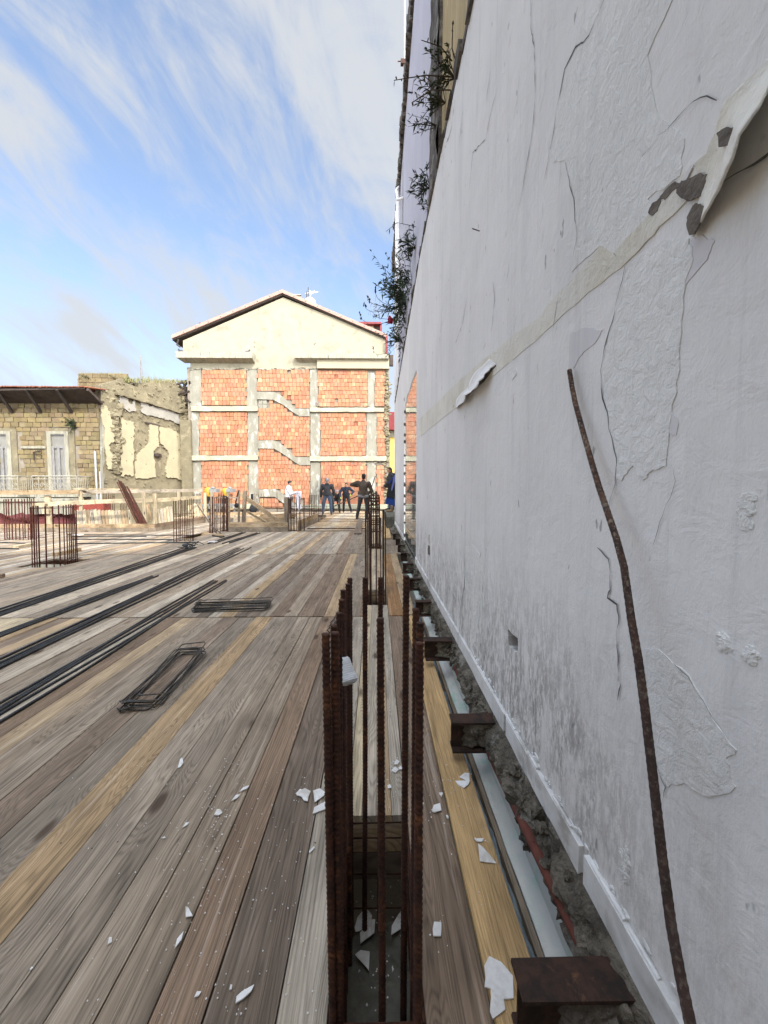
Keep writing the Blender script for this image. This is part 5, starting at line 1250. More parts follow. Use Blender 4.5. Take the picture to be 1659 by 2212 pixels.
# sunken opening floor and clutter beyond
mb = MB(); deck(mb, -6.4, -2.4, 14.7, 17.6, (), [('grey', .5), ('tan', .5)], .2, .3, z=-.3)
for k in range(16):
    p = UZ(R.uniform(440, 640), R.uniform(1104, 1122), -.2); mb.beam(p, p+Vector((R.uniform(.6,2), R.uniform(-.3,.3), R.uniform(0,.12))), .12, .06, wc(R.choice(['tan','grey','ochre','cream','light'])))
struct('lower_platform', mb, 'wood')
mb = MB(); mb.box((-4.5, 11.5, -3.6), (-2.3, 14.6, -3.4)); struct('stair_pit_floor', mb, 'concrete_dark')
for i, (x0, x1, y0, y1, k) in enumerate(((530,622,1118,1128,'ochre'),(560,640,1110,1118,'ochre'),(500,560,1116,1128,'grey'),(440,560,1108,1114,'tan'))):
    p = UY((x0+x1)/2, (y0+y1)/2, 14.6); a = UY(x0, y0, 14.6); b = UY(x1, y1, 14.6); m = MB(); m.beam((a.x, 14.6+i*.1, p.z), (b.x, 14.6+i*.1, p.z), .04, a.z-b.z, wc(k))
    tag(m.build('shutter_panel', 'wood'), ['ochre shuttering panel low inside the opening, right','upper ochre shuttering panel behind the opening','grey shuttering board low inside the opening, left','tan board behind the corner cage'][i], 'panel')
def T(label, a, b, Ya, Yb, w, h, kind, name='timber_post', cat='timber', conv=None):
    f = conv or (lambda x, y: (x, y)); p = UY(*f(*a), Ya); q = UY(*f(*b), Yb); m = MB(); m.beam(p, q, w, h, wc(kind, .03), up=(0,1,0) if abs((q-p).z) > .5*(q-p).length else (0,0,1)); return tag(m.build(name, 'wood'), label, cat)
def d7(x, y): return (427.9+.0992*x, 1031.4+.0992*y)
T('pale slim post at the left corner of the dense cage', (298,290), (325,1200), 11.3, 11.3, .08, .04, 'light', conv=d7)
T('grey post between opening boards and dense cage', (655,330), (670,980), 11.9, 11.9, .07, .05, 'grey', conv=d7)
T('slim grey post with black bag hung on it', (893,330), (885,970), 12.2, 12.2, .06, .04, 'grey', conv=d7)
T('thick grey post under the diagonal brace', (1022,282), (992,970), 12.4, 12.4, .11, .08, 'grey', conv=d7)
T('thick post at the knees of the man in white', (618.5,1074), (620,1149), 11.6, 11.6, .13, .08, 'grey')
T('long diagonal brace falling right across the opening', (905,345), (1680,900), 12.5, 12.5, .13, .05, 'tan', 'timber_brace', conv=d7)
T('lower diagonal brace inside the opening', (1060,740), (1490,985), 12.9, 12.9, .07, .05, 'tan', 'timber_brace', conv=d7)
T('upper cross rail tied to the dense cage', (310,438), (890,440), 11.9, 11.9, .09, .04, 'grey', 'timber_rail', conv=d7)
T('lower cross rail between the slim posts', (670,690), (980,685), 12.3, 12.3, .12, .04, 'tan', 'timber_rail', conv=d7)
T('pale post at the end of the railing', (150,330), (160,830), 14.2, 14.2, .09, .06, 'cream', conv=d7)
# railing at the left deck edge
root = empty('timber_railing', (-9, 12.2, 0), 'pale timber railing running along the left deck edge', 'railing')
def RL(name, a, b, Ya, Yb, w, h, kind):
    p = UY(*a, Ya); q = UY(*b, Yb); m = MB(); m.beam(p, q, w, h, wc(kind, .04), up=(0,1,0) if abs((q-p).z) > .5*(q-p).length else (0,0,1)); m.build(name, 'wood', root)
RL('top_rail', (-30,1064), (170,1063), 12.0, 12.0, .03, .13, 'tan'); RL('top_rail', (165,1063), (437,1059), 12.03, 14.4, .03, .11, 'light'); RL('top_rail', (160,1056), (300,1057), 12.05, 12.1, .05, .04, 'cream')
RL('mid_rail', (70,1091), (205,1084), 12.05, 12.05, .03, .14, 'cream'); RL('mid_rail', (200,1084), (330,1080), 12.1, 12.2, .03, .13, 'cream'); RL('mid_rail', (320,1082), (436,1074), 12.2, 14.3, .03, .12, 'cream')
RL('post', (103,1070), (106,1136), 12.1, 12.1, .15, .06, 'cream'); RL('post', (174,1062), (175,1103), 12.1, 12.1, .09, .05, 'cream'); RL('post', (310,1064), (314,1134), 12.15, 12.15, .10, .05, 'cream'); RL('post', (334,1066), (336,1136), 12.3, 12.3, .11, .05, 'cream'); RL('post', (386,1062), (388,1110), 13.2, 13.2, .09, .05, 'cream')
RL('cross_piece', (92,1104), (106,1104), 12.0, 12.0, .04, .17, 'cream')
# shuttering panels leaning beyond the edge
def lean(label, x0, x1, yt0, yt1, yb, n, kinds, Y=12.6):
    r = empty('shuttering_panel', tuple(UY((x0+x1)/2, yb, Y)), label, 'panel', 'shuttering panels leaning beyond the left deck edge')
    for i in range(n):
        ta = x0+(x1-x0)*(i+.5)/n; w = abs(UY(x1,0,Y).x-UY(x0,0,Y).x)/n
        p = UY(ta-2, yt0+(yt1-yt0)*i/n+R.uniform(-1,1), Y+.25); q = UY(ta+3, yb+6, Y); m = MB(); m.beam(p, q, w-.012, .03, wc(kinds[i % len(kinds)], .05), up=(0,1,0)); m.build('plank', 'wood', r)
lean('pale shuttering panel of weathered boards, left of the orange tinted one', 163, 219, 1102, 1101, 1134, 7, ['cream','light','cream','tan','light'])
lean('shuttering panel with an orange tinted first board', 220, 284, 1102, 1103, 1134, 9, ['ochre','tan','cream','cream','light','cream'])
lean('cream shuttering panel right of the leaning bar bundle', 333, 374, 1101, 1093, 1127, 6, ['cream','cream','light'])
lean('far cream shuttering panel near the narrow cage', 405, 437, 1092, 1085, 1110, 5, ['cream','tan','cream'], 14.2)
lean('orange board propped between the bundle and the post', 318, 325, 1090, 1090, 1120, 1, ['ochre'], 12.9)
# leaning bundle of rusty bars
r = empty('bar_bundle', tuple(UY(312, 1136, 12.4)), 'thick bundle of rusty bars leaning left over the railing', 'bar bundle')
for k in range(17):
    t = k/16.0; p = UY(253.5+t*24+R.uniform(-1,1), 1037+t*19+R.uniform(-5,5), 11.75+R.uniform(-.08,.08)); q = UY(302+t*20+R.uniform(-1,1), 1140+R.uniform(-2,2), 11.65+R.uniform(-.1,.1)); m = MB(); m.tube([p, p.lerp(q,.5)+Vector((0,0,-.02)), q], .016, 6); m.build('bar', 'rust' if k % 3 else 'rust_red', r)
# red sheets and painted brick far left, below the railing
mb = MB(); mb.grid(lambda u, v: (-15+5.0*u, 14.2+.3*noise.noise(Vector((u*9,v*3,0))), .35-.75*v+.12*noise.noise(Vector((u*14, v*4, 3)))), 80, 12)
tag(mb.build('red_sheet', 'red_tarp', None, True), 'dark red sheeting hanging below the railing at the far left', 'sheet')
mb = MB(); a = UY(155, 1083, 16); b = UY(225, 1106, 16); mb.box((a.x, 16, -3.6), (b.x, 16.4, a.z)); tag(mb.build('painted_wall', 'red_brick_paint'), 'low red painted brick wall behind the leaning shuttering panels', 'wall')
mb = MB(); a = UY(-40, 1078, 16.5); b = UY(155, 1098, 16.5); mb.box((a.x, 16.5, -3.6), (b.x, 16.9, a.z-.1)); mb.box((a.x, 16.4, a.z-.1), (b.x, 17.2, a.z+.02)); tag(mb.build('low_wall', 'ledge_stained'), 'pale low wall below the balconies at the far left', 'wall')
mb = MB(); p = UY(111.5, 1090, 12.9); mb.tube([(p.x, 12.9, -1.2), (p.x-.02, 12.9, p.z+.05)], .05, 8); mb.ball((p.x, 12.9, .35), .09, 8); tag(mb.build('steel_prop', 'red_tarp'), 'red adjustable prop standing behind the pale railing post', 'prop')
# broom
r = empty('broom', tuple(UZ(472, 1154, 0)), 'broom with a long stick leaning left, head on the deck', 'broom')
mb = MB(); mb.tube([UY(427, 1092, 11.6), UZ(469, 1153, .04)], .016, 7); mb.build('stick', 'twig', r)
mb = MB(); p = UZ(462, 1154, .05); q = UZ(481, 1157, .05); mb.beam(p, q, .09, .04, wc('tan')); mb.build('head', 'wood', r)
mb = MB(); mb.beam(p-Vector((0,0,.035)), q-Vector((0,0,.035)), .10, .04); mb.build('bristles', 'black_cloth', r)
mb = MB(); mb.tube([UY(459, 1137, 11.2), UZ(477, 1152, .03)], .014, 6); tag(mb.build('stick', 'twig'), 'short tan stick crossing the broom near its head', 'stick')
for i, (u, v, s) in enumerate(((461.8, 1152.5, .05), (0, 0, 0))):
    pass
def scrap(u, v, w, h, z, lab):
    p = UZ(u, v, z); m = MB(); m.prism([p+Vector((-w,-h,0)), p+Vector((w*.9,-h*.8,0)), p+Vector((w,h,0)), p+Vector((-w*.8,h*.9,0))], (0,0,.02)); tag(m.build('white_scrap', 'plaster_flake'), lab, 'scrap')
scrap(460, 1171, .09, .05, .03, 'white scrap lying on the dark bar near the broom'); scrap(168, 1156, .12, .06, .03, 'white scrap on bars beside the left fascia board')
# saw benches with yellow guards
for i, (x, lab) in enumerate(((300, 'grey saw bench with yellow round guard, left one by the railing end'), (672, 'second saw bench with yellow guard, half hidden by the post'))):
    k = 1.0-.15*i; Y = 17.0; c = UY(*d7(x-70, 300), Y); r = empty('saw_bench', (c.x, Y, -.05), lab, 'machine', 'saw benches')
    m = MB(); m.tube([(c.x, Y-.05, c.z), (c.x, Y+.05, c.z)], .17*k, 16); m.ball((c.x+.02, Y-.06, c.z-.05), (.13*k,.04,.2*k), 10); m.build('guard', 'yellow_paint', r, True)
    m = MB(); m.box((c.x+.1*k, Y-.2, c.z-.05), (c.x+.42*k, Y+.2, c.z+.10), jit=.01); m.tube([(c.x+.08, Y-.1, c.z+.05), (c.x+.2, Y-.1, c.z+.16), (c.x+.3, Y-.1, c.z+.12)], .05, 8); m.build('motor', 'grey_metal', r)
    m = MB(); m.beam((c.x-.02, Y, c.z-.12), (c.x-.1, Y, c.z-.55), .14, .1, up=(0,1,0)); m.build('bracket', 'black_cloth', r)
    m = MB(); m.box((c.x-.2, Y-.3, c.z-.65), (c.x+.5, Y+.3, c.z-.55)); 
    for dx in (-.17,.47):
        for dy in (-.27,.27): m.box((c.x+dx-.025, Y+dy-.025, -.05), (c.x+dx+.025, Y+dy+.025, c.z-.6))
    m.build('bench', 'grey_timber', r)
# black bags
def bag(c, w, h, d, name, mat, lab, strap=None):
    m = MB(); 
    def f(u, v):
        a = 2*PI*u; t = v; s = math.sin(PI*min(.98, max(.04, t)))**.5; k = 1+.25*noise.noise(Vector((math.cos(a)*2, math.sin(a)*2, t*5)))
        return (c.x+w/2*s*k*math.cos(a), c.y+d/2*s*k*math.sin(a), c.z-h/2+h*t)
    m.grid(f, 16, 14); r = empty(name, tuple(c), lab, 'bag'); m.build('body', mat, r, True)
    if strap: m = MB(); m.tube(strap, .02, 6); m.build('strap', mat, r)
Y = 12.1; bag(UY(*d7(835,610), Y), .13, .16, .1, 'shoulder_bag', 'black_cloth', 'small black bag hanging by its strap from the slim post', [UY(*d7(895,270), Y), UY(*d7(862,360), Y), UY(*d7(815,560), Y)])
bag(UY(*d7(1200,690), 15.5), .30, .46, .2, 'mesh_sack', 'black_cloth', 'black sack standing behind the diagonal brace')
m = MB(); a = UY(*d7(1175,360), 15.6); b = UY(*d7(1190,640), 15.6)
for k in range(5): m.tube([(a.x-.04+k*.02, 15.6, a.z), (a.x-.03+k*.02, 15.6, b.z)], .014, 6)
tag(m.build('dark_rods', 'black_cloth'), 'bunch of black rods rising out of the black sack', 'rods')
# concrete blocks by the wall end
mb = MB(); mb.grid(lambda u, v: (0.28, 11.75+5*u, .42*v), 4, 2); mb.box((.30, 11.75, -.3), (.95, 16.6, .40), jit=.02); tag(mb.build('concrete_block', 'concrete_dark'), 'dark concrete block at the far end of the white wall', 'block')
for i in range(5):
    y = 9.3+i*.5; mb = MB(); mb.ball((.44, y, .08+R.uniform(-.03,.05)), (.09,.2,.08), 9, nz=.9); tag(mb.build('rubble_lump', 'rubble'), ords(i)+' rubble lump counted from the last beam end to the dark block', 'rubble', 'rubble lumps by the wall end')

# ---------------------------------------------------------------- long bent bar in front of the white wall
pb_ = [(1230,800),(1236,838),(1243,872),(1260,935),(1280,1005),(1294,1052),(1312,1105),(1332,1165),(1348,1225),(1357,1290),(1364,1340),(1379,1425),(1393,1530),(1412,1690),(1430,1850),(1450,2000),(1470,2110),(1492,2215),(1515,2320),(1530,2480)]
pts = [UX(u, v, .515-.095*(i/(len(pb_)-1))**1.3) for i, (u, v) in enumerate(pb_)]
mb = MB(); mb.tube(pts, [.0060+.0018*(i/19) for i in range(20)], 12, rib=.08, pitch=.013, step=.004)
tag(mb.build('bent_bar', 'rust_pale', None, True), 'long rusty bent bar rising alone in front of the white wall', 'steel bar')

# ---------------------------------------------------------------- plaster flakes and crumbs
def q6(x, y): return (603.5+.3307*x, 1591+.3307*y)
def qb(x, y): return (.43*x, 1591+.43*y)
def flake(pix, z, label, th=.003, name='plaster_flake', tilt=0):
    P_ = [UZ(u, v, z+.002) for u, v in pix]; c = sum(P_, Vector())/len(P_); tilt = R.uniform(-.10, .10)
    if tilt: P_ = [p+Vector((0,0,(p.x-c.x)*tilt+abs(p.x-c.x)*abs(tilt)*.6)) for p in P_]
    m = MB(); m.prism(P_, (0,0,th)); return tag(m.build(name, 'plaster_flake'), label, 'plaster flake', 'fallen flakes of white plaster')
flake([q6(*p) for p in ((1370,1440),(1450,1480),(1525,1570),(1530,1715),(1485,1722),(1465,1718),(1475,1790),(1395,1850),(1375,1800),(1383,1700),(1380,1650),(1340,1640),(1346,1580),(1338,1505))], .018, 'largest jagged white flake on the ochre plank beside the nearest beam end')
flake([q6(*p) for p in ((1298,705),(1330,728),(1372,775),(1418,832),(1310,822))], .018, 'long triangular flake on the ochre plank pointing right')
flake([q6(*p) for p in ((1272,672),(1336,668),(1325,692),(1290,690))], .018, 'small flat flake touching the tip of the triangular one')
flake([q6(*p) for p in ((1175,268),(1210,240),(1240,244),(1242,302))], .018, 'upper triangular flake on the ochre plank near the second beam end')
flake([q6(*p) for p in ((1150,292),(1245,296),(1235,320),(1205,340),(1165,315))], .018, 'lower rounded flake on the ochre plank near the second beam end')
flake([q6(*p) for p in ((1008,452),(1050,438),(1058,485),(1010,500),(996,490))], .003, 'five sided flake on the brown knotty plank')
flake([q6(*p) for p in ((1010,1215),(1058,1218),(1058,1262),(1055,1308),(1005,1308),(1002,1260))], .003, 'rectangular upright flake on the brown plank by the bars')
flake([q6(*p) for p in ((1042,370),(1070,372),(1058,400))], .003, 'tiny triangular flake at the top of the brown plank')
flake([q6(*p) for p in ((1088,516),(1104,520),(1106,540),(1094,538))], .003, 'tiny flake at the edge of the ochre plank')
flake([q6(*p) for p in ((110,372),(135,345),(150,350),(165,340),(205,362),(190,395),(185,428),(160,420),(145,395),(112,385))], .003, 'ragged flake on the deck, leftmost of three beside the near cage')
flake([q6(*p) for p in ((220,355),(265,342),(298,372),(290,395),(232,432))], .003, 'four sided flake on the deck close against the near cage, upper one')
flake([q6(*p) for p in ((228,466),(300,428),(310,474),(218,508))], .003, 'lower slanted flake touching the near cage bars')
flake([q6(*p) for p in ((192,755),(225,720),(233,730),(200,765))], .003, 'small oblong flake on the pale board left of the near cage')
flake([q6(*p) for p in ((748,185),(765,152),(785,165),(770,188))], .003, 'small flake on the middle boards, topmost of a cluster behind the bars')
flake([q6(*p) for p in ((775,205),(810,190),(815,215),(785,218))], .003, 'right flake of the cluster on the middle boards')
flake([q6(*p) for p in ((730,225),(755,200),(780,222),(758,240))], .003, 'left flake of the cluster on the middle boards')
flake([q6(*p) for p in ((705,322),(722,315),(733,340),(708,342))], .003, 'small flake on the middle boards right of the single front bar')
flake([q6(*p) for p in ((638,308),(655,310),(645,325))], .003, 'small flake on the middle boards left of the single front bar')
for pts, lab in ((((492,1255),(510,1190),(545,1140),(575,1130),(605,1170),(600,1210),(525,1275),(498,1280)), 'large rounded flake in the column slot, left one'),
                 (((527,1285),(600,1200),(626,1205),(620,1290),(530,1352)), 'slanted flake overlapping the rounded one in the column slot'),
                 (((735,1240),(775,1170),(795,1145),(825,1220),(800,1255),(730,1298)), 'pointed flake at the right side of the column slot'),
                 (((495,1435),(530,1402),(590,1408),(585,1528)), 'triangular flake lying nearest in the column slot'),
                 (((790,1300),(808,1292),(815,1312),(795,1320)), 'small flake in the column slot below the pointed one'),
                 (((735,1508),(748,1520),(738,1540)), 'tiny flake in the column slot beside the front bar')):
    flake([q6(*p) for p in pts], -.40, lab)
flake([qb(*p) for p in ((893,160),(905,115),(915,108),(922,135),(905,158))], .003, 'slim upright flake far up the left deck')
flake([qb(*p) for p in ((1203,278),(1222,258),(1253,248),(1240,265))], .003, 'thin slanted flake on the deck, above another slim one')
flake([qb(*p) for p in ((1162,326),(1185,296),(1204,294),(1192,312))], .003, 'slim slanted flake just below the thin one')
flake([qb(*p) for p in ((1075,396),(1090,368),(1105,368),(1118,385),(1100,398))], .003, 'crumbled small flake in the middle of the left deck')
flake([qb(*p) for p in ((915,462),(935,436),(952,432),(940,448))], .003, 'narrow flake left of the crumbled one')
flake([qb(*p) for p in ((932,858),(945,862),(968,905),(933,910))], .003, 'triangular flake beside the round knot on the left deck')
flake([qb(*p) for p in ((877,1068),(890,1020),(922,982),(912,1025))], .003, 'long pointed flake below the triangular one')
flake([qb(*p) for p in ((541,1050),(548,1015),(562,1012),(562,1035))], .003, 'pale tan tinged flake on the white streaked board')
flake([qb(*p) for p in ((1184,1344),(1188,1310),(1215,1285),(1277,1252),(1262,1285),(1225,1318))], .003, 'curved blade shaped flake near the bottom of the deck')
flake([qb(*p) for p in ((975,1316),(990,1285),(1012,1285),(1000,1305))], .003, 'small flake left of the curved blade shaped one')
flake([qb(*p) for p in ((1152,1274),(1158,1250),(1167,1252),(1163,1276))], .003, 'tiny upright flake next to the curved blade shaped one')
flake([qb(*p) for p in ((150,1172),(160,1160),(168,1166),(156,1176))], .003, 'tiny flake in the lower left corner of the deck')
flake([qb(*p) for p in ((812,512),(828,505),(832,510),(818,516))], .003, 'tiny flake on the white streaked board, upper one')
mb = MB()
rc = random.Random(3)
def crumb(u, v, s, z=.002):
    p = UZ(u, v, z); n = rc.randint(3, 5); a0 = rc.uniform(0, 6)
    mb.prism([p+Vector((s*rc.uniform(.6,1.3)*math.cos(a0+2*PI*k/n), s*rc.uniform(.6,1.3)*math.sin(a0+2*PI*k/n), 0)) for k in range(n)], (0,0,.0018))
for k in range(190):
    u = rc.gauss(480, 140); v = rc.uniform(1650, 2200)
    if 20 < u < 690: crumb(u, v, rc.uniform(.0008,.0026))
for (cu, cv, n, s) in ((472,1757,30,16),(505,1655,14,10),(560,1740,8,30),(655,1715,16,12),(850,1655,30,8),(845,1700,14,14),(945,1750,20,30),(960,1700,12,16),(1005,1680,10,15),(440,1800,20,26),(420,1960,14,24),(1050,1800,9,24),(1000,2000,8,50)):
    for k in range(n): crumb(rc.gauss(cu, s), rc.gauss(cv, s*1.4), rc.uniform(.0008,.003), .003 if cu < 910 else .019)
for k in range(40): crumb(rc.uniform(770,870), rc.uniform(1900,2190), rc.uniform(.0015,.004), -.405)
o = mb.build('plaster_dust', 'plaster_flake'); o['kind'] = 'stuff'

# ---------------------------------------------------------------- weeds on the ledge and on the ruin
def leaf(m, p, d, L, w, pc):
    d = d.normalized(); s = d.cross(Vector((R.uniform(-1,1), R.uniform(-1,1), R.uniform(-.3,1)))).normalized()
    mid = p+d*L*.45+Vector((0,0,-L*.05)); tip = p+d*L+Vector((0,0,-L*.28))
    m.add([p, mid+s*w, tip, mid-s*w], [(0,1,2),(0,2,3)], pc)
def plant(name, label, c, rx, rz, nb, nl, L, tw=(), group='weeds on the wall top', cat='plant', depth=.25, mat='leaf'):
    r = empty(name, tuple(c), label, cat, group); m = MB(); st = MB(); base = c+Vector((.03, 0, -rz*.3))
    for b in range(nb):
        e = c+Vector((-abs(R.gauss(0, depth*.6)), R.gauss(0, rx*.55), R.gauss(0, rz*.5)))
        mid = base.lerp(e, .5)+Vector((-.03, R.uniform(-.04,.04), R.uniform(0,.06))); st.tube([base, mid, e], [.004,.003,.0015], 4)
        for k in range(nl):
            t = R.uniform(.25, 1.05); p = base.lerp(mid, t*2) if t < .5 else mid.lerp(e, (t-.5)*2)
            kk = R.uniform(.55, 1.5); dd = (e-base).normalized()*R.uniform(.2,1)+Vector((R.uniform(-1,.6), R.uniform(-1,1), R.uniform(-.7,.9))); leaf(m, p, dd, L*R.uniform(.4,1.1), L*R.uniform(.05,.11), (kk, kk*R.uniform(.9,1.15), kk*.9))
    for pts in tw:
        q = [UY(u, v, c.y-.25*i/len(pts)) for i, (u, v) in enumerate(pts)]; st.tube(q, [.006*(1-.6*i/len(q)) for i in range(len(q))], 4)
        for i in range(len(q)-1):
            for k in range(7):
                p = q[i].lerp(q[i+1], R.random()); kk = R.uniform(.7,1.4)
                if i >= len(q)-2: leaf(m, p, Vector((0, R.uniform(-1,1), R.uniform(-.2,1))), L*.55, L*.13, (kk,kk*.8,kk*.7))
                elif R.random() < .6: st.tube([p, p+Vector((R.uniform(-.03,.03), R.uniform(-.05,.05), R.uniform(-.11,.03)))], .0016, 3)
    m.build('leaves', mat, r); st.build('stems', 'twig', r)
def c4(x, y): return (768+.3472*x, .3472*y)
def c8(x, y): return (768+.1240*x, 548.6+.1240*y)
LX = .60
plant('weed_clump', 'topmost dark weed clump against the ochre wall', UX(*c4(600,450), LX), .12, .16, 16, 14, .07, [[c4(640,440),(c4(600,300)),(c4(605,130))], [c4(600,380),c4(530,290),c4(410,250)], [c4(600,480),c4(440,468),c4(330,485),c4(240,500)], [c4(590,560),c4(470,560),c4(350,640)]])
plant('weed_clump', 'drooping weed clump below the topmost one', UX(*c4(540,610), LX), .14, .14, 14, 14, .075, [[c4(560,560),c4(480,520),c4(425,470)]])
plant('weed_clump', 'small withered weed tuft over the rough stone strip', UX(*c4(505,770), LX), .14, .10, 8, 9, .06)
plant('weed_clump', 'weed clump with pointed leaves halfway up the ledge', UX(*c4(450,1130), LX), .20, .24, 14, 13, .10)
plant('weed_clump', 'tiny weed sprig below the halfway clump', UX(*c4(455,1290), LX), .10, .08, 4, 8, .08)
plant('weed_clump', 'weed clump with drooping leaves above the large bush', UX(*c4(365,1510), LX), .32, .30, 16, 13, .13, [[c4(410,1420),c4(330,1400),c4(260,1385),c4(190,1440)]])
plant('weed_bush', 'largest dark bush hanging from the wall top with long bare twigs', UX(*c8(860,760), LX-.02), .75, .62, 60, 17, .16,
      [[c8(640,920),c8(480,850),c8(390,780),c8(345,680),c8(350,580)], [c8(640,960),c8(450,910),c8(300,870),c8(250,830),c8(205,760)], [c8(650,1010),c8(450,1000),c8(290,1010),c8(190,960),c8(135,850)], [c8(600,1140),c8(450,1125),c8(290,1075)], [c8(600,1160),c8(450,1220),c8(230,1220),c8(110,1140),c8(70,1050)], [c8(660,220),c8(600,110),c8(520,0)], [c8(860,500),c8(720,350),c8(650,220)]], depth=.5)
plant('weed_bush', 'upright leafy shoots above the largest bush', UX(*c8(960,420), LX), .30, .45, 16, 14, .13)
plant('weed_bush', 'lower bush with hanging stems near the gabled house', UX(*c8(800,1450), LX-.02), .55, .42, 26, 12, .13, [[c8(720,1510),c8(600,1640),c8(500,1740),c8(380,1755),c8(320,1700),c8(300,1610)], [c8(830,1830),c8(880,1860),c8(910,1800)]], depth=.4)
q = UY(*c8(605,1140), 7.6); mb = MB(); mb.ball(q, (.05,.07,.07), 8, nz=.8); tag(mb.build('flower', 'red_flower'), 'single dark red flower at the edge of the largest bush', 'flower')
p = UY(144, 912, 19.1); plant('wall_shrub', 'round green shrub growing from the tuff front above the window', p+Vector((.15,.3,0)), .40, .30, 40, 16, .16, group='weeds on the tuff house', depth=.4)
# grass along the ruin top: countless
m = MB()
for k in range(900):
    t = R.random(); x = 640+t*900; 
    ytop = 165 if x < 1000 else (200+ (x-1000)*.02)
    Yq = TY+1.8+R.uniform(0, 1.5)
    p = UY(.2645*x, 768+.2645*(ytop+R.uniform(-2, 14)), Yq) if x < 1010 else s1(x, ytop+R.uniform(0,16), R.uniform(-.3,.05)); h = R.uniform(.08,.3)*(1.9 if 1150 < x < 1280 and R.random() < .35 else 1); a = R.uniform(-.1,.1); k_ = R.uniform(.6,1.5)
    m.add([p+Vector((-.015,0,-.05)), p+Vector((.015,0,-.05)), p+Vector((a,0,h))], [(0,1,2)], (k_, k_, k_))
o = m.build('ruin_grass', 'dry_grass'); o['kind'] = 'stuff'
for i, (x, y, rx, rz) in enumerate(((985,145,.5,.22),(1085,195,.7,.35),(760,158,.8,.12))):
    plant('wall_top_weeds', ['green weeds on the left corner of the ruin top','green weeds spilling over the side wall of the ruin','low weeds along the parapet above the tiled roof'][i], (s1(x, y+10, -.2) if i == 1 else UY(.2645*x, 768+.2645*y, TY+1.8)-Vector((0,0,.3 if i == 0 else .22))), rx, rz, 26, 12, .15, group='weeds on the tuff house', depth=.5)
